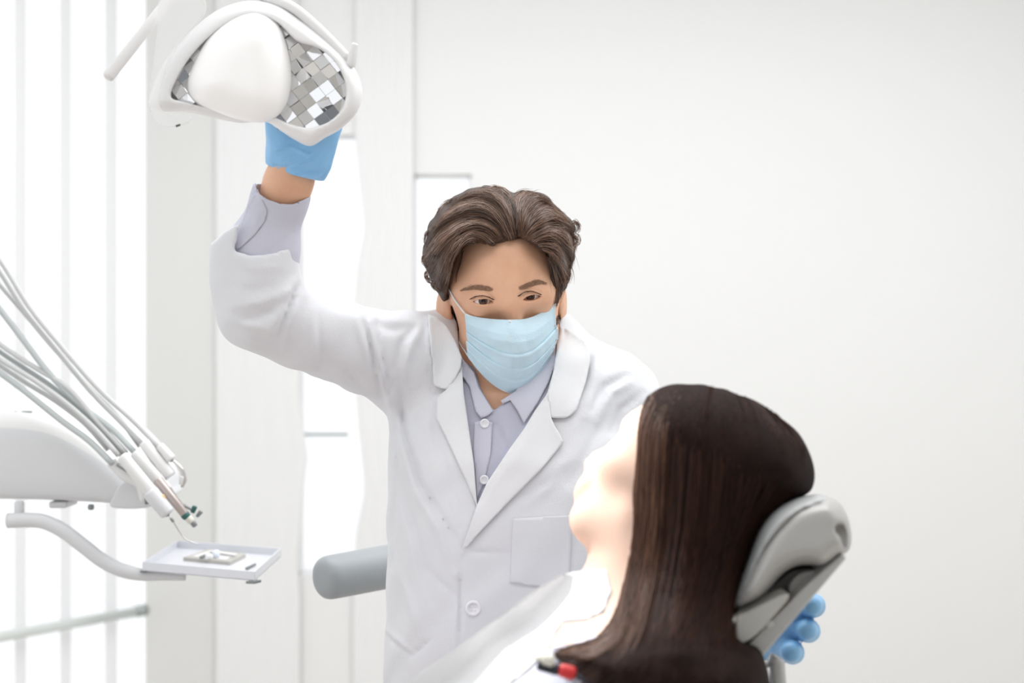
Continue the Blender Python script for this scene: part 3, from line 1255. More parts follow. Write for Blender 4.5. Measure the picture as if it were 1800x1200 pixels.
tv = V.reshape(NV + 1, n, 3)
fwd = -RHn[:, 1]


def band(name, rows_a, rows_b, lift):
    """flat binding strip following the mask edge"""
    a = np.array(rows_a) + fwd * lift
    b_ = np.array(rows_b) + fwd * lift
    k = len(a)
    VV = np.vstack([a, b_])
    FF = [(i, i + 1, k + i + 1, k + i) for i in range(k - 1)]
    o = link_mesh(name, VV, FF, M['mask_edge'], mask)
    md = o.modifiers.new('thickness', 'SOLIDIFY')
    md.thickness = 0.0012
    md.offset = 0
    return o


band('top_binding', tv[0], tv[2] * 0.7 + tv[3] * 0.3, 0.0006)
band('side_binding', tv[:, 0], tv[:, 1] * 0.6 + tv[:, 0] * 0.4, 0.0006)
band('side_binding', tv[:, -1], tv[:, -2] * 0.6 + tv[:, -1] * 0.4, 0.0006)
band('bottom_binding', tv[-1], tv[-2] * 0.9 + tv[-1] * 0.1, 0.0006)
# stitched marks under the nose wire
for r_, (a, b_) in enumerate(((0.46, 0.54), (0.455, 0.545), (0.465, 0.53))):
    j = 9 + r_ * 3
    pts = [tv[j // 1, int(a * NU) + q] + fwd * 0.0009 for q in range(max(2, int((b_ - a) * NU) + 1))]
    tube('stitch_line', pts, 0.0003, M['mask_edge'], mask, 6)
# ear loops
ll = [tv[1, 0], head_px(800, 528, 0.05), head_px(788, 506, 0.022), head_px(779, 500, -0.002), head_px(775, 520, -0.02), head_px(784, 570, -0.02), on(skin_bvh, 806, 600, 0.0005), on(skin_bvh, 816, 615, 0.001), tv[-3, 0]]
lr = [tv[1, -1], head_px(976, 520, 0.05), head_px(976.5, 505, 0.02), head_px(980, 498, -0.004), head_px(984, 530, -0.02), head_px(976, 580, -0.01), tv[-3, -1]]
for pl in (ll, lr):
    tube('ear_loop', spline(pl, 60), 0.0011, M['mask_edge'], mask, 8)


# ---- shirt
def torso_rows(g):
    R = [row(560, 790, 985, 1.97, 0.045), row(620, 745, 1060, 1.955, 0.075), row(700, 688, 1100, 1.94, 0.10), row(800, 684, 1118, 1.93, 0.122),
         row(900, 681, 1120, 1.925, 0.13), row(1000, 680, 1118, 1.925, 0.132), row(1100, 678, 1116, 1.925, 0.135),
         row(1200, 676, 1116, 1.925, 0.138), row(1500, 664, 1126, 1.93, 0.15), row(1750, 650, 1150, 1.93, 0.155)]
    return [(z, xl + g, xr - g, yc, yd - g) for z, xl, xr, yc, yd in R]


RS = torso_rows(0.012)


def shirt_sdf(p):
    d = sd_loft(p, RS)
    d = smin(d, sd_cap(p, P(872, 660, 1.965), P(730, 640, 1.92), 0.042, 0.042), 0.03)
    d = smin(d, sd_cap(p, P(900, 680, 1.965), P(1060, 690, 1.96), 0.045, 0.045), 0.03)
    # standing collar around the neck
    c = sd_cap(p, P(886, 600, 1.965), P(874, 760, 1.95), 0.066, 0.074)
    d = smin(d, c, 0.01)
    px = to_px(p)
    q = to_head(p)
    # open neck: V in front, and cut straight above the collar line
    v = sd_poly2(px, [(838, 560), (834, 640), (846, 684), (862, 712), (868, 722), (880, 712), (908, 690), (955, 640), (968, 560)]) / 1300.0
    d = smax(d, -np.maximum(v, p[:, 1] - 1.955), 0.003)
    top = (p[:, 2] - P(0, 618, 1.96)[2]) - 0.25 * (p[:, 0] - 0.0)
    d = smax(d, top, 0.004)
    d = smax(d, -(sd_cap(p, P(888, 560, 1.965), P(874, 740, 1.955), 0.0585, 0.066)), 0.003)
    # placket edge and soft folds
    for pts, w, am in (([(833, 742), (832, 790), (834, 870)], 3, .0012), ([(864, 742), (862, 790), (846, 850)], 2.5, -.0014), ([(884, 724), (892, 770), (880, 800)], 6, .002), ([(870, 745), (886, 775), (890, 792)], 5, -.002)):
        s, _ = seg_dist2(px, pts)
        d = d - am * np.exp(-(s / w) ** 2) * (p[:, 1] < 1.93)
    return d


zr0 = P(0, 1200, 1.9)[2]
shirt = sdf_obj('shirt', shirt_sdf, (-0.16, 1.78, 0.82), (0.16, 2.06, 1.40), 0.0034, M['shirt'], doctor, it=1)

# ---- lab coat
RC = torso_rows(0.0)
OPEN = [(800, 500), (806, 600), (812, 640), (815, 690), (825, 760), (833, 815), (838, 892), (856, 848), (895, 790), (922, 754), (961, 692), (973, 650), (982, 590), (985, 500)]
SLEEVE = [P(712, 634, 1.915), P(650, 620, 1.875), P(590, 597, 1.835), (P(520, 574, 1.79)), P(456, 541, 1.752), P(449, 490, 1.745), P(449, 425, 1.74), P(450, 380, 1.738)]
SRAD = (0.060, 0.053, 0.0495, 0.0475, 0.0500, 0.0500, 0.0495, 0.049)
# folds: (pixel polyline, width px, height m)
FOLDS = [
    ([(523, 500), (505, 540), (488, 592)], 4, -.0040), ([(516, 498), (498, 535), (478, 585)], 9, .0040), ([(530, 520), (514, 560), (500, 606)], 9, .0040),
    ([(512, 520), (480, 548), (420, 566)], 7, -.0026), ([(505, 512), (460, 530), (410, 540)], 9, .0030), ([(470, 580), (430, 570), (400, 560)], 6, .0022),
    ([(490, 600), (450, 590), (405, 575)], 6, -.0018),
    ([(560, 560), (562, 610), (560, 660)], 5, -.0018), ([(552, 545), (552, 600), (550, 650)], 8, .0016),
    ([(640, 570), (652, 620), (674, 700)], 5, -.0040), ([(650, 566), (662, 620), (682, 710)], 5, .0042), ([(664, 565), (670, 620), (684, 690)], 3, -.0030),
    ([(628, 560), (640, 600), (660, 650)], 7, .0032), ([(660, 572), (690, 580), (720, 575)], 8, -.0024), ([(600, 640), (620, 660), (636, 680)], 4, -.002),
    ([(730, 575), (706, 600), (696, 650)], 5, -.0026), ([(742, 570), (722, 610), (708, 660)], 7, .0030), ([(700, 660), (712, 760), (740, 850), (790, 930), (812, 965)], 5, -.0030),
    ([(692, 690), (704, 780), (728, 860), (770, 930), (800, 1010)], 8, .0034), ([(690, 760), (708, 860), (736, 960), (760, 1060)], 7, -.0026),
    ([(686, 700), (690, 780), (700, 860)], 6, .0022), ([(700, 1000), (720, 1060), (740, 1120)], 6, .002), ([(750, 1000), (780, 1030), (806, 1050)], 5, -.0016),
    ([(760, 700), (764, 760), (790, 840), (815, 930)], 6, -.0022),
    ([(680, 1115), (702, 1135), (724, 1152)], 3, -.0024), ([(724, 1152), (742, 1140), (758, 1122)], 3, -.0024), ([(680, 1109), (702, 1129), (722, 1146)], 4, .002),
    ([(816, 967), (850, 970), (895, 972)], 3, -.0020), ([(810, 975), (809, 1080), (806, 1200)], 3, -.0024), ([(804, 975), (803, 1080), (800, 1200)], 4, .0012),
    ([(1040, 600), (1030, 660), (1016, 700)], 6, -.003), ([(1052, 610), (1046, 670), (1030, 730)], 8, .003), ([(1100, 660), (1062, 680), (1040, 720)], 6, -.0035),
    ([(1108, 672), (1074, 690), (1052, 740)], 7, .0035), ([(1130, 690), (1090, 720), (1075, 760)], 6, -.003), ([(1060, 740), (1030, 800), (1000, 850)], 8, -.002),
    ([(900, 880), (940, 860), (990, 830)], 7, -.0016), ([(1000, 800), (960, 860), (920, 890)], 8, .0018),
    ([(755, 560), (757, 620), (770, 680)], 5, .004), ([(772, 575), (780, 620), (776, 660)], 5, -.004), ([(790, 600), (800, 630), (790, 670)], 5, .003),
    ([(410, 450), (440, 470), (500, 470)], 8, .0012), ([(395, 500), (440, 510), (470, 500)], 8, -.0012), ([(700, 800), (694, 900), (692, 1000)], 6, -.0016),
]


def wrinkle(p, s=1.0):
    x, y, z = p[:, 0] * 40 * s, p[:, 1] * 40 * s, p[:, 2] * 40 * s
    return (np.sin(x * 1.1 + 2 * np.sin(z * 0.6 + y)) * np.sin(z * 0.8 + 1.3 * np.sin(x * 0.7)) + 0.5 * np.sin(x * 2.3 - z * 1.9 + np.sin(y * 2 + z)))


def coat_sdf(p):
    d = sd_loft(p, RC)
    px = to_px(p)
    # shoulders
    d = smin(d, sd_cap(p, P(850, 655, 1.965), P(716, 632, 1.92), 0.064, 0.060), 0.03)
    d = smin(d, sd_cap(p, P(800, 615, 1.96), P(745, 590, 1.95), 0.045, 0.030), 0.02)
    d = smin(d, sd_cap(p, P(925, 650, 1.975), P(1068, 708, 1.96), 0.064, 0.068), 0.03)
    # bunched cloth at the neck on both sides
    d = smin(d, sd_chain(p, [P(1000, 640, 1.96), P(985, 600, 1.98), P(955, 580, 2.01)], (0.035, 0.028, 0.025), 0.02), 0.02)
    d = smin(d, sd_chain(p, [P(770, 600, 1.94), P(775, 585, 1.97), P(800, 575, 2.01)], (0.028, 0.026, 0.025), 0.02), 0.015)
    # raised sleeve
    sl = sd_chain(p, SLEEVE, SRAD, 0.02)
    d = smin(d, sl, 0.028)
    # reaching sleeve
    s2 = sd_chain(p, [P(1070, 712, 1.965), P(1215, 945, 1.925), P(1322, 1050, 1.70)], (0.066, 0.052, 0.045), 0.02)
    d = smin(d, s2, 0.03)
    near = np.abs(d) < 0.03
    if near.any():
        pn, qn = p[near], px[near]
        add = np.zeros(near.sum(), np.float32)
        front = np.clip((1.97 - pn[:, 1]) / 0.03, 0, 1)
        for pts, w, am in FOLDS:
            s, t = seg_dist2(qn, pts)
            add += 1.65 * am * np.exp(-(s / w) ** 2) * (0.35 + 0.65 * np.sin(np.pi * np.clip(t, 0.04, 0.96)))
        dd = d[near] - add * front - 0.0013 * wrinkle(pn)
        d = d.copy()
        d[near] = dd
    # front opening that shows the shirt
    op = sd_poly2(px, OPEN) / 1300.0
    d = smax(d, -np.maximum(op, p[:, 1] - 1.965), 0.003)
    # head and neck space behind the opening
    d = smax(d, -sd_cap(p, P(890, 520, 1.965), P(874, 690, 1.965), 0.075, 0.07), 0.004)
    # raised cuff: cut slantwise and hollow
    cutp = sd_poly2(px, [(300, 300), (300, 436), (376, 424), (398, 404), (422, 391), (417, 420), (411, 440), (440, 448), (478, 446), (505, 434), (521, 414), (620, 380), (620, 300)]) / 1430.0
    arm = p[:, 0] < P(560, 0, 1.75)[0]
    d = np.where(arm, smax(d, -cutp, 0.002), d)
    inner = np.maximum(sd_chain(p, SLEEVE[-4:], (0.043, 0.043, 0.0425, 0.0425), 0.02), -(p[:, 2] - P(0, 500, 1.745)[2]))
    d = np.where(arm, smax(d, -inner, 0.0015), d)
    return d


coat = sdf_obj('lab_coat', coat_sdf, (-0.40, 1.64, 0.50), (0.34, 2.10, 1.52), 0.0036, M['coat'], doctor,
               zones=((), ((2.0, 2.1, 0.008),), ((0.5, 0.85, 0.008),)), it=1)
coat_bvh = bvh_of(coat)
both_bvh = bvh_of(coat, shirt)

# shirt sleeve and cuff standing out of the coat sleeve
CU0, CU1 = np.array(P(463, 440, 1.739)), np.array(P(493, 346, 1.727))


def cuff_sdf(p):
    ax = (CU1 - CU0) / np.linalg.norm(CU1 - CU0)
    d = sd_chain(p, [P(455, 520, 1.745), CU0, CU1, CU1 + ax * 0.03], (0.041, 0.0405, 0.0310, 0.0300), 0.02)
    px = to_px(p)
    near = np.abs(d) < 0.02
    add = np.zeros(len(p), np.float32)
    for pts, w, am in (([(466, 376), (452, 410), (424, 438)], 2.6, -.0007), ([(458, 372), (444, 404), (418, 430)], 5, .002), ([(515, 408), (490, 430), (470, 442)], 4, -.0005)):
        s, _ = seg_dist2(px[near], pts)
        add[near] += am * np.exp(-(s / w) ** 2)
    d = d - add - 0.0006 * wrinkle(p, 1.3)
    top = sd_poly2(px, [(380, 200), (380, 318), (450, 322), (453, 338), (470, 350), (492, 357), (515, 358), (534, 350), (600, 320), (600, 200)]) / 1440.0
    rear = p[:, 1] > (CU1[1] + 0.004)
    top2 = sd_poly2(px, [(380, 200), (380, 318), (452, 323), (470, 318), (500, 322), (534, 349), (600, 320), (600, 200)]) / 1440.0
    d = np.where(rear, smax(d, -top2, 0.0015), smax(d, -top, 0.0015))
    d = smax(d, -sd_chain(p, [CU0 - ax * 0.02, CU0, CU1, CU1 + ax * 0.05], (0.0375, 0.037, 0.0280, 0.0275), 0.02), 0.001)
    low = (p - CU0) @ ax + 0.05
    return np.maximum(d, -low)


cuff = sdf_obj('shirt_cuff', cuff_sdf, (-0.36, 1.68, 1.40), (-0.24, 1.79, 1.56), 0.0018, M['shirt_collar'], shirt, it=1)
drape('cuff_flap', [(453, 332), (462, 352), (470, 370), (466, 388), (448, 412), (420, 438), (413, 436), (420, 404), (436, 360)], bvh_of(cuff), 0.0016, 0.0014, M['shirt_collar'], shirt, 3, 6)

# lapels, collars, pocket, buttons
LAP_L = [(768, 699), (785, 684), (800, 662), (812, 640), (815, 690), (825, 760), (833, 815), (839, 892), (824, 855), (800, 803), (784, 768), (767, 735)]
COL_L = [(752, 552), (768, 556), (786, 574), (800, 598), (812, 628), (810, 646), (798, 668), (785, 684), (774, 682), (762, 677), (760, 640), (755, 600)]
LAP_R = [(963, 690), (940, 722), (922, 752), (896, 788), (856, 848), (838, 888), (824, 930), (812, 966), (822, 960), (848, 930), (895, 881), (950, 826), (972, 800), (991, 776), (984, 762), (975, 748), (969, 734)]
COL_R = [(980, 570), (1000, 580), (1027, 598), (1036, 612), (1038, 632), (1030, 670), (1020, 700), (1013, 721), (1003, 730), (992, 735), (969, 734), (962, 692), (972, 655), (978, 620)]
drape('lapel', LAP_L, both_bvh, 0.006, 0.0035, M['lapel'], coat, 4, 14)
drape('lapel', LAP_R, both_bvh, 0.007, 0.0035, M['lapel'], coat, 4, 14)
drape('collar', COL_L, both_bvh, 0.008, 0.0035, M['lapel'], coat, 4, 14)
drape('collar', COL_R, both_bvh, 0.009, 0.0035, M['lapel'], coat, 4, 14)
drape('chest_pocket', [(901, 911), (950, 908), (1002, 905), (1004, 960), (1000, 1030), (960, 1034), (897, 1024)], coat_bvh, 0.0022, 0.002, M['coat'], coat, 5, 10)


def button(px, py, bvh, r, m, parent, off=0.001):
    c = Vector(on(bvh, px, py, off))
    bm = bmesh.new()
    prof = [(0.0, 0.0), (0.55, 0.0), (0.62, 0.10), (0.8, 0.16), (0.95, 0.06), (1.0, -0.08), (0.9, -0.2)]
    n = 20
    rings = []
    for (rr_, h) in prof[1:]:
        rings.append([bm.verts.new((rr_ * r * math.cos(2 * math.pi * i / n), -h * r * 1.2, rr_ * r * math.sin(2 * math.pi * i / n))) for i in range(n)])
    bm.faces.new(rings[0])
    for a, b_ in zip(rings[:-1], rings[1:]):
        for i in range(n):
            bm.faces.new((a[i], a[(i + 1) % n], b_[(i + 1) % n], b_[i]))
    bm.faces.new(rings[-1][::-1])
    for sx_ in (-1, 1):
        for sz in (-1, 1):
            bmesh.ops.create_uvsphere(bm, u_segments=8, v_segments=6, radius=r * 0.1, matrix=Matrix.Translation((sx_ * r * 0.2, 0.0, sz * r * 0.2)))
    for v in bm.verts:
        v.co += c
    return from_bm('button', bm, m, parent, smooth=True)


button(832, 1069, coat_bvh, 0.0105, M['button'], coat)
sb = bvh_of(shirt)
drape('placket', [(834, 742), (850, 738), (866, 742), (864, 770), (862, 800), (850, 850), (838, 878), (836, 830), (832, 790)], sb, 0.0022, 0.0018, M['shirt_collar'], shirt, 4, 10)
drape('collar_leaf', [(811, 628), (822, 640), (834, 655), (842, 682), (858, 708), (867, 722), (858, 730), (846, 735), (836, 722), (826, 680), (818, 668), (812, 660)], both_bvh, 0.006, 0.002, M['shirt_collar'], shirt, 3.5, 10)
drape('collar_leaf', [(972, 575), (979, 600), (976, 640), (964, 672), (945, 708), (921, 744), (910, 722), (897, 703), (884, 710), (880, 704), (905, 688), (935, 655), (955, 620)], both_bvh, 0.006, 0.002, M['shirt_collar'], shirt, 3.5, 10)
button(852, 744, sb, 0.0062, M['button'], shirt, 0.005)
button(851, 843, sb, 0.0062, M['button'], shirt, 0.005)


# ---- gloves
def glove_up_sdf(p):
    """hand closed on the lamp handle: palm to the lens, fingers going up behind the rim"""
    d = sd_cap(p, P(517, 312, 1.722), P(524, 285, 1.718), 0.0285, 0.030, flat=((0.2, 1, 0), 0.85))
    d = smin(d, sd_cap(p, P(527, 270, 1.714), P(537, 215, 1.706), 0.040, 0.045, flat=((0.1, 1, 0.1), 0.55)), 0.02)
    d = smin(d, sd_cap(p, P(500, 262, 1.705), P(492, 232, 1.70), 0.016, 0.014), 0.014)
    fx = [500, 522, 545, 567]
    ln = [30, 38, 36, 26]
    for x, l in zip(fx, ln):
        k0 = P(x, 205, 1.708)
        k1 = P(x + 6, 205 - l, 1.735)
        k2 = P(x + 4, 205 - l + 12, 1.762)
        f = sd_chain(p, [k0, k1, k2], (0.0105, 0.010, 0.009), 0.005)
        d = smin(d, f, 0.005)
    th = sd_chain(p, [P(496, 250, 1.70), P(486, 215, 1.695), P(488, 190, 1.70)], (0.0135, 0.0115, 0.010), 0.006)
    d = smin(d, th, 0.008)
    px = to_px(p)
    near = np.abs(d) < 0.02
    add = np.zeros(len(p), np.float32)
    for pts, w, am in (([(482, 290), (510, 296), (558, 302)], 2.2, -.0012), ([(500, 288), (524, 282), (548, 270)], 2.2, .0012), ([(508, 296), (530, 290), (556, 282)], 2.0, .0012),
                       ([(494, 280), (516, 276), (534, 268)], 2, .0009), ([(486, 262), (512, 258), (542, 272)], 3, .0012), ([(478, 300), (515, 308), (562, 310)], 2, .0018)):
        s, _ = seg_dist2(px[near], pts)
        add[near] += 2.0 * am * np.exp(-(s / w) ** 2)
    d = d - add - 0.0004 * wrinkle(p, 3.0)
    ax = np.array(P(524, 285, 1.718)) - np.array(P(517, 312, 1.722))
    ax /= np.linalg.norm(ax)
    cut = -((p - np.array(P(519, 303, 1.72))) @ ax)
    return smax(d, cut, 0.0015)


gl1 = sdf_obj('glove', glove_up_sdf, (-0.33, 1.65, 1.53), (-0.20, 1.79, 1.68), 0.0018, M['glove'], doctor, it=1)
gl1['label'] = 'light blue glove gripping the lamp'


def glove_low_sdf(p):
    d = sd_cap(p, P(1340, 1080, 1.66), P(1352, 1100, 1.63), 0.030, 0.034, flat=((0.25, 0.97, 0), 0.5))
    tips = [((1365, 1075), (1400, 1066), (1430, 1064)), ((1365, 1108), (1395, 1107), (1421, 1108)), ((1360, 1142), (1375, 1143), (1393, 1146)), ((1362, 1048), (1385, 1036), (1402, 1030))]
    for i, (a, b_, c) in enumerate(tips):
        if i == 3:
            f = sd_chain(p, [P(*a, 1.58), P(*b_, 1.585), P(*c, 1.59)], (0.011, 0.0105, 0.0095), 0.005)
        else:
            f = sd_chain(p, [P(a[0] - 14, a[1], 1.63), P(*b_, 1.60), P(*c, 1.56), P(c[0] - 3, c[1], 1.54)], (0.0118, 0.0124, 0.0118, 0.0108), 0.006)
        d = smin(d, f, 0.002)
    d = smin(d, sd_cap(p, P(1362, 1090, 1.60), P(1335, 1065, 1.66), 0.024, 0.028), 0.02)
    return d


gl2 = sdf_obj('glove', glove_low_sdf, (0.22, 1.48, 0.97), (0.37, 1.70, 1.11), 0.0022, M['glove'], doctor, it=1)
gl2['label'] = 'blue glove wrapped round the back of the headrest'

# trousers and shoes below the frame
def trouser_sdf(p):
    d = None
    for s in (-1, 1):
        hx = -0.005 + s * 0.085
        leg = sd_chain(p, [(hx, 1.93, 0.72), (hx + s * 0.02, 1.88, 0.45), (hx + s * 0.03, 1.93, 0.09)], (0.094, 0.075, 0.062), 0.04)
        d = leg if d is None else smin(d, leg, 0.02)
    return np.maximum(d, 0.06 - p[:, 2])


sdf_obj('trousers', trouser_sdf, (-0.25, 1.75, 0.04), (0.25, 2.06, 0.84), 0.009, M['trouser'], doctor)
# ------------------------------------------------------------------ the patient
M['skin_w'] = mat('patient_skin', (0.83, 0.585, 0.47), 0.5, var=0.03, vscale=20, sss=0.1, spec=0.3)
M['dark_hair'] = hair_mat('dark_hair', (0.012, 0.006, 0.005), (0.062, 0.025, 0.015), 0.65, 0.15)
M['dark_hair_base'] = mat('dark_hair_under', (0.016, 0.008, 0.0065), 0.8, var=0.3, vscale=40, spec=0.1)
M['brown_hair_front'] = hair_mat('chestnut_front_hair', (0.030, 0.014, 0.009), (0.15, 0.07, 0.04), 0.5, 0.25)
M['top'] = mat('lilac_top', (0.66, 0.67, 0.78), 0.9, bump=0.1, bscale=300)
M['bib'] = mat('white_bib', (0.86, 0.86, 0.87), 0.9, bump=0.15, bscale=200)

PC = np.array(P(1197, 846, 1.44))
pf = np.array((-0.709, 0.50, 0.497))
pu = np.array((0.574, 0.0, 0.819))
pf /= np.linalg.norm(pf)
pu /= np.linalg.norm(pu)
pxv = np.cross(-pf, pu)
RP = np.stack([pxv, -pf, pu], 1).astype(np.float32)
PS = 0.86
T0 = np.array(P(1118, 1156, 1.45))
tdir = np.array((-0.74, 0.03, -0.67))
tdir /= np.linalg.norm(tdir)
tn = np.array((-0.67, 0.0, 0.74))
T1 = T0 + tdir * 0.46
HIP = T1 + tdir * 0.05


def pbody_sdf(p):
    q = ((p - PC.astype(np.float32)) @ RP) / PS
    d = face_sdf(q, False) * PS
    d = smin(d, sd_cap(p, PC - pu * 0.075 + pf * -0.012, T0 + tn * 0.02, 0.050, 0.056), 0.02)
    d = smin(d, sd_cap(p, T0 + tdir * 0.05, T1, 0.155, 0.145, flat=(tn, 0.62)), 0.05)
    # shoulders and arms
    for sy in (-1, 1):
        s = T0 + np.array((0.0, sy * 0.135, -0.012))
        d = smin(d, sd_cap(p, T0 + tn * 0.0, s, 0.055, 0.046), 0.03)
        el_ = s + tdir * 0.24 + np.array((0, sy * 0.05, -0.03))
        wr_ = el_ + np.array((-0.20, -sy * 0.09, 0.0))
        d = smin(d, sd_chain(p, [s, el_, wr_], (0.045, 0.036, 0.026), 0.02), 0.02)
        d = smin(d, sd_cap(p, wr_, wr_ + np.array((-0.08, -sy * 0.03, 0)), 0.03, 0.022, flat=((0, 0, 1), 0.5)), 0.02)
        h = HIP + np.array((0, sy * 0.09, 0.0))
        k = h + np.array((-0.42, 0, -0.02))
        a = k + np.array((-0.30, 0, -0.22))
        d = smin(d, sd_chain(p, [h, k, a, a + np.array((-0.05, 0, 0.17))], (0.085, 0.058, 0.038, 0.03), 0.03), 0.04)
    return d


patient = sdf_obj('person', pbody_sdf, (-1.30, 1.16, 0.35), (0.33, 1.78, 1.36), 0.011, M['skin_w'], None,
                  zones=(((0.02, 0.30, 0.0034),), ((1.30, 1.60, 0.0034),), ((1.02, 1.36, 0.0034),)), it=1)
tag(patient, 'reclining patient with long dark brown hair, face turned away to the left, on the headrest', 'person')


def inflate(p, poly, yc, hd, T, scale):
    """rounded solid with this silhouette, thickest away from its edge"""
    s = sd_poly2(to_px(p), poly) / scale
    a = np.maximum(s + T, 0)
    b = np.abs(p[:, 1] - yc) * (T / hd)
    return np.sqrt(a * a + b * b) - T


HAIRP = smooth_poly([(1128, 712), (1148, 688), (1178, 677), (1212, 674), (1262, 681), (1312, 698), (1358, 722), (1398, 756), (1424, 794), (1433, 832), (1426, 864),
                     (1400, 878), (1364, 896), (1338, 935), (1318, 985), (1300, 1035), (1290, 1080), (1300, 1120), (1340, 1150), (1350, 1240), (1250, 1290), (1120, 1290), (1046, 1230), (1010, 1180), (968, 1150),
                     (1000, 1138), (1040, 1122), (1068, 1086), (1082, 1040), (1094, 980), (1101, 920), (1104, 860), (1108, 800), (1114, 750)], 150)
ycp = lambda y: np.interp(y, [670, 1000, 1080, 1150, 1300], [1.455, 1.445, 1.40, 1.355, 1.33])


def phair_sdf(p):
    px = to_px(p)
    s = sd_poly2(px, HAIRP) / 1736.0
    T = 0.065
    hd = np.interp(px[:, 1], [670, 1050, 1200], [0.112, 0.112, 0.125])
    a = np.maximum(s + T, 0)
    b = np.abs(p[:, 1] - ycp(px[:, 1])) * (T / hd)
    d = np.sqrt(a * a + b * b) - T
    d = d + 0.0008 * np.sin(px[:, 0] * 0.11 + 0.012 * px[:, 1] + 1.6 * np.sin(px[:, 0] * 0.03))
    return d


phair = sdf_obj('hair', phair_sdf, (0.02, 1.16, 0.94), (0.33, 1.60, 1.35), 0.0042, M['dark_hair_base'], patient, it=2)
phb = bvh_of(phair)
GP = [
    [(1140, 694), (1118, 745), (1110, 820), (1104, 920), (1090, 1010), (1068, 1092), (1024, 1128), (975, 1142)],
    [(1156, 686), (1128, 745), (1120, 830), (1114, 930), (1100, 1020), (1080, 1096), (1035, 1138), (985, 1156)],
    [(1180, 678), (1146, 745), (1138, 840), (1132, 940), (1116, 1030), (1096, 1105), (1056, 1150), (990, 1190)],
    [(1205, 676), (1172, 745), (1166, 850), (1158, 950), (1142, 1045), (1122, 1120), (1086, 1175), (1020, 1225)],
    [(1232, 677), (1208, 745), (1200, 850), (1190, 960), (1172, 1060), (1150, 1140), (1110, 1210), (1060, 1262)],
    [(1258, 681), (1250, 750), (1244, 850), (1230, 960), (1208, 1070), (1184, 1160), (1160, 1240), (1130, 1285)],
    [(1284, 688), (1296, 750), (1294, 850), (1276, 960), (1248, 1070), (1222, 1170), (1206, 1240), (1185, 1285)],
    [(1310, 698), (1340, 750), (1340, 840), (1300, 940), (1268, 1050), (1250, 1160), (1250, 1240), (1240, 1285)],
    [(1340, 712), (1382, 765), (1384, 840), (1322, 930), (1288, 1030), (1274, 1140), (1290, 1240), (1285, 1285)],
    [(1365, 728), (1410, 785), (1410, 855), (1345, 905), (1306, 1000), (1290, 1120), (1330, 1230), (1325, 1285)],
]
L = []
for A, B in zip(GP[1:-1], GP[2:]):
    for clump in range(9):
        u0 = rng.random() * 0.8
        u1 = u0 + rng.uniform(0.1, 0.35)
        A1 = [tuple(np.array(a) * (1 - u0) + np.array(b_) * u0) for a, b_ in zip(A, B)]
        B1 = [tuple(np.array(a) * (1 - u1) + np.array(b_) * u1) for a, b_ in zip(A, B)]
        L += hairs_between(phb, A1, B1, 26, 16, 0.0004, 0.0035, 2.4, fallback=1.4, lens=(0.75, 1.0))
strand_mesh('hair_strands', L, rng.uniform(0.0003, 0.0006, len(L)), M['dark_hair'], phair)
L = hairs_between(phb, GP[0], GP[1], 170, 16, 0.001, 0.005, 2.2, fallback=1.38, lens=(0.7, 1.0))
L += hairs_between(phb, GP[1], GP[3], 120, 16, 0.002, 0.007, 2.5, fallback=1.38, lens=(0.45, 0.8))
strand_mesh('front_strands', L, 0.00042, M['brown_hair_front'], phair)


def ptop_sdf(p):
    d = sd_cap(p, T0 + tdir * 0.05, T1 + tdir * 0.1, 0.161, 0.155, flat=(tn, 0.64))
    for sy in (-1, 1):
        s = T0 + np.array((0.0, sy * 0.135, -0.012))
        d = smin(d, sd_cap(p, T0, s, 0.060, 0.052), 0.03)
        el_ = s + tdir * 0.24 + np.array((0, sy * 0.05, -0.03))
        d = smin(d, sd_cap(p, s, s + (el_ - s) * 0.7, 0.051, 0.044), 0.02)
    neck = sd_sph(p, T0 + tn * 0.085 - tdir * 0.03, 0.115)
    return smax(d, -neck, 0.004)


ptop = sdf_obj('top', ptop_sdf, (-0.48, 1.16, 0.55), (0.30, 1.76, 1.20), 0.006, M['top'], patient)
pb = bvh_of(ptop, patient)
L = hairs_between(bvh_of(ptop, patient, phair), [(1096, 1030), (1078, 1092), (1036, 1126), (966, 1140)], [(1108, 1060), (1090, 1120), (1048, 1150), (984, 1172)], 200, 18, 0.001, 0.006, 2.2, fallback=1.31, lens=(0.7, 1.0))
strand_mesh('shoulder_strands', L, 0.00045, M['brown_hair_front'], phair)
bib = drape('dental_bib', [(1066, 1000), (1030, 1001), (985, 1009), (950, 1030), (905, 1062), (860, 1096), (800, 1140), (740, 1180), (690, 1225), (650, 1290), (820, 1290), (870, 1230), (905, 1196), (930, 1178), (958, 1150), (972, 1120), (990, 1094), (1030, 1090), (1062, 1076), (1076, 1040)],
            pb, 0.0025, 0.0015, M['bib'], None, 7, 45)
tag(bib, 'bright white bib lying over the reclining patient\'s chest', 'bib')


def clip_pt(px, py, off=0.0):
    return P(px, py, 1.262 - off)


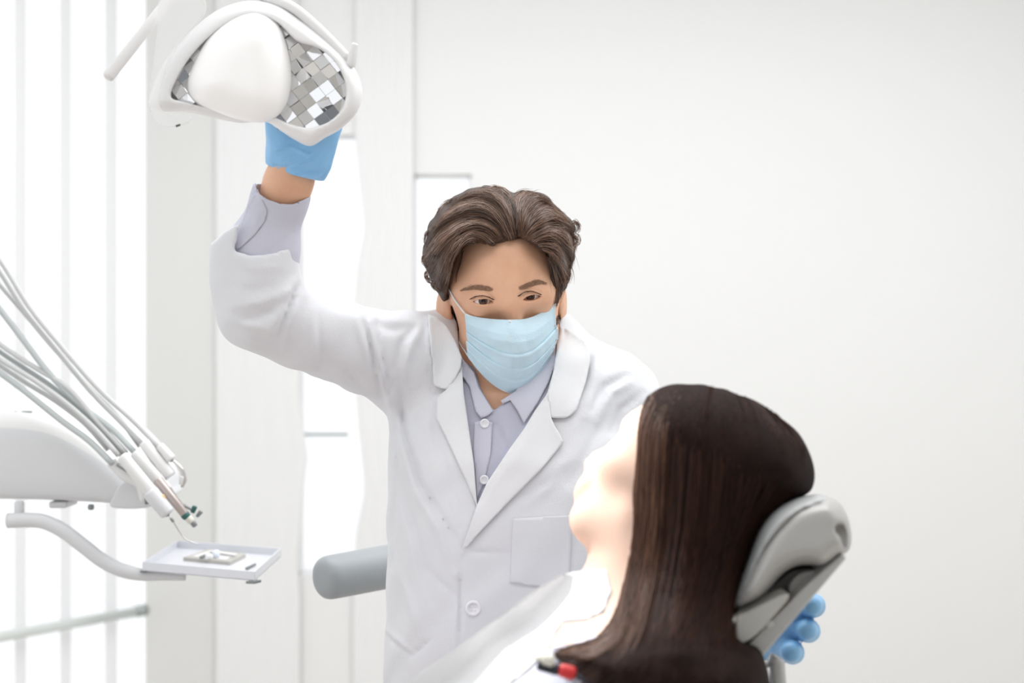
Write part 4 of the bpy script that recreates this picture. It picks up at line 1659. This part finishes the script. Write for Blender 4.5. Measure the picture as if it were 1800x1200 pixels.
clip = thing('bib_clip', clip_pt(975, 1168), 'small clip in black, red and ivory at the near edge of the white bib', 'clip')
M['black'] = mat('black_plastic', (0.015, 0.015, 0.025), 0.35)
M['red'] = mat('red_plastic', (0.62, 0.03, 0.03), 0.35)
M['ivory'] = mat('ivory_plastic', (0.74, 0.72, 0.64), 0.4)
cap_tube('jaw', clip_pt(944, 1168), clip_pt(984, 1178), 0.0048, 0.0052, M['black'], clip)
cap_tube('grip', clip_pt(982, 1176, .001), clip_pt(1012, 1185, .001), 0.0062, 0.0064, M['red'], clip)
cap_tube('tab', clip_pt(952, 1158, .003), clip_pt(975, 1161, .003), 0.0048, 0.0058, M['ivory'], clip)
cap_tube('tab_pin', clip_pt(926, 1151, .003), clip_pt(953, 1159, .003), 0.0009, 0.0016, M['ivory'], clip)
cap_tube('cord', clip_pt(1010, 1185, .0), clip_pt(1060, 1215, .0), 0.0022, 0.0022, M['black'], clip)

# ------------------------------------------------------------------ the dental chair
M['shell'] = mat('chair_shell_grey', (0.47, 0.46, 0.445), 0.38, spec=0.5)
M['cushion'] = mat('headrest_vinyl', (0.50, 0.51, 0.51), 0.42, bump=0.05, bscale=200)
M['lever'] = mat('lever_plastic', (0.56, 0.55, 0.52), 0.4)
M['bar'] = mat('brushed_bar', (0.56, 0.56, 0.55), 0.36, metal=0.35)
M['dark_rubber'] = mat('dark_rubber', (0.07, 0.065, 0.06), 0.6)
M['upholstery'] = mat('grey_upholstery', (0.36, 0.385, 0.40), 0.5, bump=0.05, bscale=150)
chair = thing('dental_chair', (-0.35, 1.45, 0.0), 'dental chair with grey padded headrest on an adjustable bar behind the patient\'s head', 'chair')
CUSH = smooth_poly([(1283, 1074), (1296, 1030), (1314, 980), (1334, 930), (1360, 896), (1396, 876), (1440, 868), (1466, 878), (1474, 890), (1452, 892), (1420, 908), (1390, 936), (1362, 968), (1338, 1006), (1316, 1046), (1298, 1074)], 90)
SHELL = smooth_poly([(1285, 1074), (1294, 1040), (1318, 985), (1352, 925), (1396, 886), (1448, 872), (1474, 882), (1490, 908), (1497, 940), (1493, 966), (1478, 977), (1462, 990), (1446, 998), (1420, 995), (1398, 998), (1376, 1012), (1358, 1034), (1342, 1052), (1318, 1066)], 90)


def shell_sdf(p):
    d = inflate(p, SHELL, 1.43, 0.1045, 0.016, 1770.0)
    px = to_px(p)
    slot = sd_poly2(px, [(1465, 924), (1474, 920), (1482, 922), (1488, 940), (1487, 962), (1480, 960), (1478, 945), (1470, 938)]) / 1800.0
    return smax(d, -np.maximum(slot, p[:, 1] - 1.37), 0.002)


def cush_sdf(p):
    d = inflate(p, CUSH, 1.43, 0.108, 0.018, 1770.0)
    s, t = seg_dist2(to_px(p), [(1440, 898), (1400, 925), (1365, 962), (1330, 1020)])
    return d


sdf_obj('headrest_shell', shell_sdf, (0.2, 1.30, 1.04), (0.36, 1.56, 1.25), 0.003, M['shell'], chair, it=2)
sdf_obj('headrest_cushion', cush_sdf, (0.2, 1.30, 1.04), (0.36, 1.56, 1.25), 0.003, M['cushion'], chair, it=2)
extrude_px('slot_shade', [(1464, 920), (1490, 918), (1490, 964), (1464, 964)], 1.374, 1.39, M['dark_rubber'], chair, 0.001)  # dark slab set inside the slot to stand for its shade
extrude_px('hinge_housing', smooth_poly([(1346, 1046), (1370, 1022), (1396, 1004), (1440, 1000), (1452, 1004), (1400, 1052), (1366, 1072)], 40), 1.385, 1.46, M['dark_rubber'], chair, 0.003)
extrude_px('hinge_cover', smooth_poly([(1388, 1030), (1408, 1008), (1448, 1002), (1456, 1006), (1410, 1060), (1392, 1052)], 40), 1.378, 1.46, mat('hinge_grey', (0.33, 0.32, 0.31), 0.4), chair, 0.003)
extrude_px('release_lever', smooth_poly([(1275, 1108), (1278, 1094), (1296, 1084), (1340, 1062), (1372, 1046), (1386, 1044), (1384, 1054), (1350, 1094), (1326, 1118), (1304, 1130), (1286, 1126)], 60), 1.345, 1.375, M['lever'], chair, 0.005, 4)
barp = [(1482, 972), (1490, 980), (1298, 1206), (1200, 1320), (1160, 1290), (1252, 1200), (1338, 1106), (1420, 1026)]
extrude_px('support_bar', barp, 1.362, 1.44, M['bar'], chair, 0.004, 3)
extrude_px('bar_slot', [(1352, 1082), (1384, 1048), (1390, 1052), (1358, 1088)], 1.3612, 1.37, mat('slot_brown', (0.23, 0.20, 0.18), 0.5), chair, 0.0006)
extrude_px('bar_slot', [(1270, 1176), (1335, 1104), (1339, 1108), (1274, 1182)], 1.3612, 1.37, M['dark_rubber'], chair, 0.0006)
cap_tube('bar_pin', P(1346, 1092, 1.36), P(1352, 1102, 1.36), 0.006, 0.006, M['lever'], chair)
tube('rear_bracket', PA([(1352, 1160, 1.47), (1366, 1166, 1.47), (1368, 1200, 1.47), (1360, 1260, 1.47), (1330, 1330, 1.46)]), 0.0085, M['bar'], chair, 10)


def pad(name, a, b, hw, ht, m, parent, n_up):
    """upholstered pad between two points"""
    def f(p):
        return sd_cap(p, a, b, hw, hw, flat=(n_up, ht / hw))
    lo = np.minimum(a, b) - hw - 0.02
    hi = np.maximum(a, b) + hw + 0.02
    return sdf_obj(name, f, lo, hi, 0.014, m, parent)


B0 = T0 - tn * 0.175 + tdir * 0.12
B1 = T1 - tn * 0.165 + tdir * 0.05
pad('backrest', B0, B1, 0.22, 0.055, M['upholstery'], chair, tn)
S1 = B1 + np.array((-0.40, 0, 0.03))
pad('seat', B1 + np.array((-0.05, 0, -0.02)), S1, 0.25, 0.06, M['upholstery'], chair, (0, 0, 1))
pad('leg_rest', S1, S1 + np.array((-0.33, 0, -0.22)), 0.19, 0.05, M['upholstery'], chair, (-0.5, 0, 0.85))
bx_, by_ = (B1 + S1)[0] / 2, (B1 + S1)[1] / 2
sz = float(B1[2]) - 0.05
box('column', (bx_ - 0.10, by_ - 0.10, 0.05), (bx_ + 0.10, by_ + 0.10, sz), M['shell'], chair, 0.03, 4)
box('base_plate', (bx_ - 0.35, by_ - 0.25, 0.0), (bx_ + 0.35, by_ + 0.25, 0.06), M['shell'], chair, 0.02, 3)
# ------------------------------------------------------------------ operating lamp
M['lamp_white'] = mat('lamp_housing', (0.86, 0.86, 0.86), 0.35)
M['lamp_grey'] = mat('lamp_arm_grey', (0.80, 0.79, 0.785), 0.4)
M['diffuser'] = mat('lamp_diffuser', (0.92, 0.91, 0.90), 0.35, emit=0.10, coat=0.2)
M['mirror'] = mat('reflector_facets', (0.80, 0.80, 0.81), 0.04, metal=1.0)
M['shield'] = mat('clear_shield', (0.93, 0.93, 0.93), 0.25, alpha=0.35)
lamp = thing('operating_lamp', P(450, 130, 1.66), 'white dental operating lamp with faceted mirror reflector, held up by the dentist\'s gloved hand', 'lamp')
OUT = smooth_poly([(262, 186), (270, 150), (292, 105), (330, 60), (375, 22), (430, 2), (485, 8), (533, 36), (575, 68), (612, 104), (632, 138), (637, 170), (626, 200), (600, 226),
                   (572, 242), (546, 257), (520, 247), (490, 228), (466, 214), (420, 216), (370, 206), (320, 196), (285, 196)], 120)
INN = smooth_poly([(300, 168), (318, 125), (350, 82), (392, 46), (440, 26), (485, 38), (522, 72), (558, 84), (588, 108), (605, 140), (608, 168), (598, 196), (572, 217), (538, 224), (505, 216), (476, 204), (430, 200), (370, 190), (320, 178)], 100)


def lamp_shell_sdf(p):
    d = inflate(p, OUT, 1.655, 0.030, 0.016, 1510.0)
    inn = sd_poly2(to_px(p), INN) / 1510.0
    return smax(d, -np.maximum(inn, p[:, 1] - 1.655), 0.003)


sdf_obj('housing', lamp_shell_sdf, (-0.45, 1.60, 1.55), (-0.15, 1.71, 1.78), 0.0026, M['lamp_white'], lamp, it=1)
DIFF = smooth_poly([(330, 150), (342, 108), (370, 62), (410, 30), (452, 20), (488, 42), (506, 88), (512, 135), (506, 176), (490, 202), (466, 215), (430, 213), (385, 200), (345, 180)], 80)
sdf_obj('bulb_cover', lambda p: inflate(p, DIFF, 1.640, 0.045, 0.045, 1520.0), (-0.42, 1.58, 1.55), (-0.2, 1.70, 1.78), 0.0026, M['diffuser'], lamp, it=1)
# faceted reflector: every facet set at its own slight angle in a shallow dish
V, F = [], []
st = 21.0
rr2 = random.Random(11)
for a in range(-12, 13):
    for c in range(-12, 13):
        cx = 545 + (a * 0.80 + c * 0.62) * st
        cy = 150 + (-a * 0.58 + c * 0.78) * st
        pt = np.array([[cx, cy]], np.float32)
        if sd_poly2(pt, INN)[0] > 5 or cx < 300:
            continue
        rad = ((cx - 470) ** 2 + (cy - 140) ** 2) / 150.0 ** 2
        D0 = 1.651 - 0.004 * min(rad, 1.3)
        tx, ty = rr2.gauss(0, 0.14), rr2.gauss(0, 0.14)
        base = len(V)
        for (u, v) in ((-.49, -.49), (.49, -.49), (.49, .49), (-.49, .49)):
            x = cx + (u * 0.80 + v * 0.62) * st
            y = cy + (-u * 0.58 + v * 0.78) * st
            q = sd_poly2(np.array([[x, y]], np.float32), INN)[0]
            V.append(P(x, y, D0 + (u * tx + v * (ty + 0.07)) * st / 1510))
        F.append((base, base + 1, base + 2, base + 3))
refl = link_mesh('reflector', V, F, M['mirror'], lamp, smooth=False)
md = refl.modifiers.new('thickness', 'SOLIDIFY')
md.thickness = 0.001
md.offset = -1
tube('yoke', spline(PA([(300, -70, 1.70), (400, -30, 1.68), (470, -4, 1.655), (515, 14, 1.645), (556, 48, 1.642), (592, 84, 1.642), (612, 106, 1.642)]), 40), 0.0062, M['lamp_grey'], lamp, 12)
cap_tube('yoke_knob', P(624, 76, 1.638), P(615, 118, 1.638), 0.0042, 0.0058, M['lamp_grey'], lamp)
cap_tube('handle_bar', P(188, 138, 1.60), P(345, -60, 1.66), 0.0066, 0.0062, M['lamp_grey'], lamp)
ceil = np.array(P(345, -60, 1.66))
tube('suspension_arm', spline([P(345, -60, 1.66), P(400, -160, 1.72), (-0.25, 1.85, 2.3), (-0.25, 1.9, 2.69)], 24), 0.016, M['lamp_grey'], lamp, 14)
extrude_px('clear_shield', smooth_poly([(284, -6), (276, 60), (268, 120), (262, 180), (270, 208), (284, 222), (310, 220), (332, 214), (334, 204), (300, 200), (280, 188), (284, 150), (300, 100), (330, 60), (360, 20), (350, -6)], 60), 1.60, 1.604, M['shield'], lamp, 0.001)
cap_tube('shield_pin', P(309, 222, 1.600), P(317, 219, 1.600), 0.0012, 0.0012, M['dark_rubber'], lamp)
spot = bpy.data.lights.new('lamp_beam', 'SPOT')
spot.energy = 19
spot.spot_size = math.radians(36)
spot.spot_blend = 0.7
spot.shadow_soft_size = 0.03
spot.color = (1.0, 0.97, 0.93)
so = bpy.data.objects.new('lamp_beam', spot)
COL.objects.link(so)
so.location = P(480, 150, 1.57)
so.rotation_euler = (Vector(P(1030, 920, 1.40)) - Vector(so.location)).to_track_quat('-Z', 'Y').to_euler()

# ------------------------------------------------------------------ delivery unit
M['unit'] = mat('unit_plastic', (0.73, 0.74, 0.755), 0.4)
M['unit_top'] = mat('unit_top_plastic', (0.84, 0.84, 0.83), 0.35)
M['hose'] = mat('grey_hose', (0.60, 0.61, 0.605), 0.45)
M['hose_dark'] = mat('grey_green_hose', (0.52, 0.56, 0.56), 0.45)
M['steel'] = mat('steel', (0.62, 0.61, 0.60), 0.25, metal=1.0)
M['rose_steel'] = mat('warm_handpiece', (0.52, 0.45, 0.43), 0.3, metal=0.6)
M['teal'] = mat('teal_ring', (0.03, 0.13, 0.12), 0.4)
M['amber'] = mat('amber_ring', (0.85, 0.58, 0.25), 0.4)
M['tip_grey'] = mat('dark_grey_tip', (0.25, 0.27, 0.27), 0.4, metal=0.5)
M['tray'] = mat('tray_metal', (0.74, 0.75, 0.79), 0.35, metal=0.2)
UD = 2.24
unit = thing('delivery_unit', (-0.95, 2.36, 0.0), 'white dental delivery unit with grey hoses and handpieces, left of the dentist', 'dental unit')
# body: cross-sections along its length (px of: bottom, front edge top, back ridge top)
ST = [(-520, 880, 745, 680), (-200, 882, 742, 682), (0, 884, 744, 686), (45, 885, 746, 688), (90, 886, 756, 694), (130, 888, 778, 708), (165, 890, 802, 730), (195, 892, 822, 756), (222, 893, 840, 782), (242, 893, 850, 812), (256, 892, 858, 842)]
bm = bmesh.new()
prev = None
DB = UD + 0.26
for (x, yb, yf, yt) in ST:
    X = (x - 900) / FPX * UD
    zb = EYE + (600 - yb) / FPX * UD
    zf = EYE + (600 - yf) / FPX * UD
    zt = EYE + (600 - yt) / FPX * (UD + 0.12)
    zt2 = zt
    ring = [bm.verts.new(c) for c in ((X, UD + 0.01, zb), (X, UD, zb + 0.012), (X, UD - 0.004, (zb + zf) / 2), (X, UD, zf), (X, UD + 0.03, zf + (zt - zf) * 0.45), (X, UD + 0.12, zt), (X, DB - 0.03, zt2), (X, DB, zt2 - 0.02), (X, DB, zb))]
    if prev:
        for i in range(len(ring)):
            bm.faces.new((prev[i], prev[(i + 1) % 9], ring[(i + 1) % 9], ring[i]))
    else:
        bm.faces.new(ring[::-1])
    prev = ring
bm.faces.new(prev)
ub = from_bm('unit_body', bm, M['unit'], unit, subsurf=2)
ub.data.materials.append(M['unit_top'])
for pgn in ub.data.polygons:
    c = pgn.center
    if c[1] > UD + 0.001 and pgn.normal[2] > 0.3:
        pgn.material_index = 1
extrude_px('front_nose', smooth_poly([(196, 892), (200, 870), (212, 850), (236, 838), (256, 846), (262, 870), (260, 892)], 40), UD - 0.012, UD + 0.2, M['unit'], unit, 0.004)
for x0 in (12, 36):
    box('key_button', P(x0, 729, UD + 0.03), tuple(np.array(P(x0, 729, UD + 0.03)) + np.array((0.018, 0.02, 0.006))), M['tip_grey'], unit, 0.002)
box('bottom_clamp', (P(78, 0, UD)[0], UD + 0.02, P(0, 896, UD)[2]), (P(110, 0, UD)[0], UD + 0.08, P(0, 884, UD)[2]), M['unit'], unit, 0.003)
cap_tube('bottom_knob', P(160, 886, UD), P(160, 896, UD), 0.005, 0.005, M['tip_grey'], unit)
# S-shaped tray arm
arm = spline(PA([(14, 915, 2.235), (40, 914, 2.235), (75, 916, 2.235), (110, 932, 2.235), (145, 958, 2.235), (180, 985, 2.235), (212, 1001, 2.235), (250, 1010, 2.235), (290, 1012, 2.235), (326, 1014, 2.235)]), 60)
tube('tray_arm', arm, np.interp(np.linspace(0, 1, 60), [0, 0.7, 0.85, 1], [0.0118, 0.0112, 0.008, 0.0055]), M['unit'], unit, 16)
cap_tube('arm_post', P(34, 880, 2.245), P(34, 908, 2.245), 0.0075, 0.0075, M['unit'], unit)
# pedestal outside the frame
box('pedestal', (-1.25, UD + 0.02, 0.0), (-1.0, UD + 0.24, P(0, 880, UD)[2] + 0.01), M['unit'], unit, 0.02, 3)

HOSES = [
    ([(-420, 760), (-410, 360), (-300, 230), (-160, 270), (-60, 380), (0, 457), (52, 540), (108, 609), (173, 683), (234, 739), (284, 790)], 2.20, 'h'),
    ([(-420, 760), (-410, 375), (-300, 245), (-160, 285), (-60, 395), (0, 478), (40, 541), (87, 600), (160, 688), (208, 737), (252, 782)], 2.21, 'h'),
    ([(-420, 760), (-410, 405), (-300, 275), (-160, 315), (-60, 425), (0, 500), (45, 552), (91, 607), (150, 672), (200, 722), (246, 784)], 2.22, 'h'),
    ([(-420, 760), (-410, 450), (-300, 320), (-160, 360), (-60, 470), (0, 544), (43, 600), (87, 657), (143, 713), (195, 752), (236, 794)], 2.20, 'd'),
    ([(-420, 760), (-410, 535), (-300, 405), (-160, 445), (-60, 555), (0, 605), (65, 648), (121, 683), (173, 743), (222, 796)], 2.20, 'h'),
    ([(-420, 760), (-410, 552), (-300, 422), (-160, 462), (-60, 572), (0, 618), (45, 648), (87, 676), (130, 712), (180, 760), (214, 800)], 2.21, 'd'),
    ([(-420, 760), (-410, 565), (-300, 435), (-160, 475), (-60, 585), (0, 631), (60, 668), (117, 709), (165, 752), (208, 800)], 2.19, 'h'),
    ([(-420, 760), (-410, 578), (-300, 448), (-160, 488), (-60, 598), (0, 642), (50, 675), (100, 706), (150, 745), (190, 790)], 2.215, 'h'),
    ([(-420, 760), (-410, 592), (-300, 462), (-160, 502), (-60, 612), (0, 655), (43, 687), (108, 739), (156, 774), (198, 815)], 2.19, 'd'),
]
for i, (pts, D, k) in enumerate(HOSES):
    n = len(pts)
    path = spline([P(x, y, D + (0.10 if j == 0 else 0) + 0.03 * math.sin(j / (n - 1) * 3.14)) for j, (x, y) in enumerate(pts)], 70)
    tube('hose', path, 0.0041 if i not in (3, 8) else 0.0048, M['hose'] if k == 'h' else M['hose_dark'], unit, 10)


def handpiece(label, segs, extra=(), D=2.18):
    h = thing('handpiece', P(segs[0][1][0][0], segs[0][1][0][1], D), label, 'dental handpiece', 'handpieces in the delivery unit holders')
    for name, pts, rad, m in segs:
        if len(pts) == 2:
            cap_tube(name, P(*pts[0], D), P(*pts[1], D), rad[0], rad[1], m, h, 16, 0.4)
        else:
            pp = spline([P(x, y, D) for x, y in pts], 24)
            tube(name, pp, np.interp(np.linspace(0, 1, 24), np.linspace(0, 1, len(rad)), rad), m, h, 12)
    return h


W, G2 = M['unit_top'], M['steel']
handpiece('white handpiece at the right end of the holders, with a hooked steel spout', [
    ('hose_coupling', [(280, 782), (302, 808)], (0.0065, 0.008), W), ('body', [(252, 776), (300, 838)], (0.009, 0.011), W),
    ('collar', [(297, 804), (303, 810)], (0.0035, 0.0035), M['tip_grey']),
    ('spout', [(303, 808), (314, 818), (321, 828), (324, 842), (320, 856)], (0.002, 0.003, 0.0035, 0.004, 0.0022), G2), ('nozzle', [(321, 836), (319, 852)], (0.005, 0.004), W)], D=2.20)
handpiece('white handpiece with slender dark blue grey steel neck and small round head', [
    ('body', [(236, 794), (296, 862)], (0.0085, 0.009), W),
    ('neck', [(288, 842), (302, 864), (318, 884), (338, 896)], (0.0035, 0.003, 0.0025, 0.0022), M['tip_grey']),
    ('head', [(338, 901), (343, 889)], (0.0036, 0.004), M['teal']), ('bur', [(346, 908), (354, 898)], (0.0028, 0.0035), M['tip_grey'])], D=2.19)
handpiece('rose tinted steel handpiece with a dark green ring near its tip', [
    ('body', [(276, 842), (326, 905)], (0.0078, 0.0068), M['rose_steel']), ('ring', [(323, 902), (330, 910)], (0.0070, 0.0066), M['teal']),
    ('head', [(330, 909), (338, 918)], (0.006, 0.0055), M['ivory']), ('tip', [(338, 917), (344, 925)], (0.0045, 0.0042), M['tip_grey'])], D=2.17)
handpiece('broad white scaler handpiece with amber ring and long bent probe', [
    ('body', [(214, 800), (268, 868)], (0.0092, 0.0105), W), ('sleeve', [(262, 862), (296, 904)], (0.0125, 0.0115), M['unit']),
    ('ring', [(283, 870), (288, 882)], (0.0048, 0.0048), M['amber']), ('collar', [(280, 874), (285, 884)], (0.0035, 0.0035), M['dark_rubber']),
    ('socket', [(290, 900), (296, 906)], (0.004, 0.004), M['tip_grey']), ('band', [(300, 910), (305, 917)], (0.0022, 0.0022), M['tip_grey']),
    ('probe', [(296, 905), (303, 914), (316, 935), (326, 947), (338, 953), (350, 957)], (0.0012, 0.0012, 0.001, 0.001, 0.0009, 0.0007), G2)], D=2.15)
for pts in (([(196, 812), (222, 838), (246, 850), (256, 880)]), ([(216, 808), (240, 836), (262, 860)]), ([(238, 800), (262, 830), (284, 850)])):
    pp = spline([P(x, y, 2.22) for x, y in pts], 16)
    tube('tool_holder', pp, 0.0085, M['unit_top'], unit, 10)
pp = spline([P(x, y, 2.185) for x, y in [(206, 816), (236, 836), (252, 852), (258, 886)]], 16)
tube('holder_edge', pp, 0.0028, M['tip_grey'], unit, 8)

# ------------------------------------------------------------------ tray and what lies on it
zt = P(450, 1016, 2.15)[2]


def on_tray(px, py, dz=0.0):
    """point of the tray floor plane seen at this pixel"""
    z = zt + dz
    D = (EYE - z) * FPX / (py - 600)
    return np.array(P(px, py, D))


A_, B_, C_, D_ = on_tray(250, 1003), on_tray(448, 1021), on_tray(494, 978), on_tray(311, 964)
tray = thing('instrument_tray', tuple((A_ + C_) / 2), 'shallow rectangular metal tray on the S-shaped arm, holding small instruments', 'tray')


def quad_box(name, cs, z0, z1, m, parent, bevel=0.001):
    bm = bmesh.new()
    lo = [bm.verts.new((c[0], c[1], z0)) for c in cs]
    hi = [bm.verts.new((c[0], c[1], z1)) for c in cs]
    bm.faces.new(lo[::-1])
    bm.faces.new(hi)
    for i in range(len(cs)):
        j = (i + 1) % len(cs)
        bm.faces.new((lo[i], lo[j], hi[j], hi[i]))
    return from_bm(name, bm, m, parent, bevel=bevel)


cen = (A_ + B_ + C_ + D_) / 4
quad_box('tray_floor', [A_, B_, C_, D_], zt, zt + 0.002, M['tray'], tray, 0.0005)
ins = [c + (cen - c) * 0.025 for c in (A_, B_, C_, D_)]
O4 = [A_, B_, C_, D_]
for i in range(4):
    j = (i + 1) % 4
    quad_box('tray_rim', [O4[i], O4[j], ins[j], ins[i]], zt, zt + 0.014, M['tray'], tray, 0.0006)
quad_box('corner_foot', [B_ + np.array(q) for q in ((-0.014, 0.0, 0), (0.0, -0.003, 0), (0.008, 0.012, 0), (-0.004, 0.014, 0))], zt - 0.004, zt, M['tip_grey'], tray)
quad_box('corner_foot', [A_ + np.array(q) for q in ((-0.004, 0.0, 0), (0.005, -0.002, 0), (0.006, 0.006, 0), (-0.003, 0.006, 0))], zt - 0.003, zt, M['tip_grey'], tray)
z1 = zt + 0.002
cs = [on_tray(322, 985, 0.002), on_tray(404, 993, 0.002), on_tray(432, 979, 0.002), on_tray(366, 971, 0.002)]
case = quad_box('instrument_case', cs, z1, z1 + 0.006, mat('beige_case', (0.50, 0.48, 0.44), 0.4), None, 0.0008)
cc = sum(cs) / 4
inn = [c + (cc - c) * 0.28 for c in cs]
quad_box('case_inlay', inn, z1 + 0.006, z1 + 0.0066, M['unit_top'], case, 0.0002)
tag(case, 'flat beige instrument case lying open in the middle of the metal tray', 'case')
zc = z1 + 0.0066


def t2(px, py, dz):
    return tuple(on_tray(px, py, dz))


for lab, a, b_, r, m in (('dark steel instrument leaning on the left side of the beige case', (352, 979), (372, 971), 0.0022, M['tip_grey']),
                         ('dark steel instrument along the far edge of the beige case', (384, 973), (414, 977), 0.0016, M['steel'])):
    o = cap_tube('dental_instrument', t2(*a, 0.0110), t2(*b_, 0.0110), r, r, m, None)
    tag(o, lab, 'dental instrument')
o = cap_tube('dental_instrument', t2(433, 999, 0.0042), t2(449, 991, 0.0042), 0.0022, 0.0018, M['tip_grey'], None)
tag(o, 'short dark instrument lying on the tray floor, right of the beige case', 'dental instrument')
for lab, x, y, r, m in (('larger pale blue cotton roll on the beige case', 380, 980, 0.0072, mat('pale_blue_cotton', (0.80, 0.86, 0.95), 0.9)), ('smaller white cotton roll on the beige case, left of the pale blue one', 366, 982, 0.0052, M['unit_top'])):
    c = np.array(t2(x, y, 0.0086)) + np.array((0, 0, r * 0.75))
    o = cap_tube('cotton_roll', c + np.array((-0.005, 0, 0)), c + np.array((0.005, 0.003, 0)), r, r, m, None)
    tag(o, lab, 'cotton roll')

# ------------------------------------------------------------------ padded armrest behind the dentist
st_ = thing('assistant_armrest', (-0.05, 2.32, 0.0), 'grey padded armrest sticking out from behind the dentist\'s waist', 'armrest')


def pad_sdf(p):
    a, b_ = np.array(P(582, 1014, 2.10)), np.array(P(900, 955, 2.34))
    d = sd_cap(p, a, b_, 0.0325, 0.035)
    return smax(d, -(((p - a) @ ((b_ - a) / np.linalg.norm(b_ - a))) + 0.020), 0.012)


sdf_obj('arm_pad', pad_sdf, (-0.35, 2.02, 0.94), (0.06, 2.42, 1.14), 0.004, M['upholstery'], st_)
cap_tube('post', (0.0, 2.34, 0.02), (0.0, 2.34, 1.03), 0.025, 0.022, M['shell'], st_)
cap_tube('post_base', (0.0, 2.34, 0.0), (0.0, 2.34, 0.04), 0.18, 0.17, M['shell'], st_)
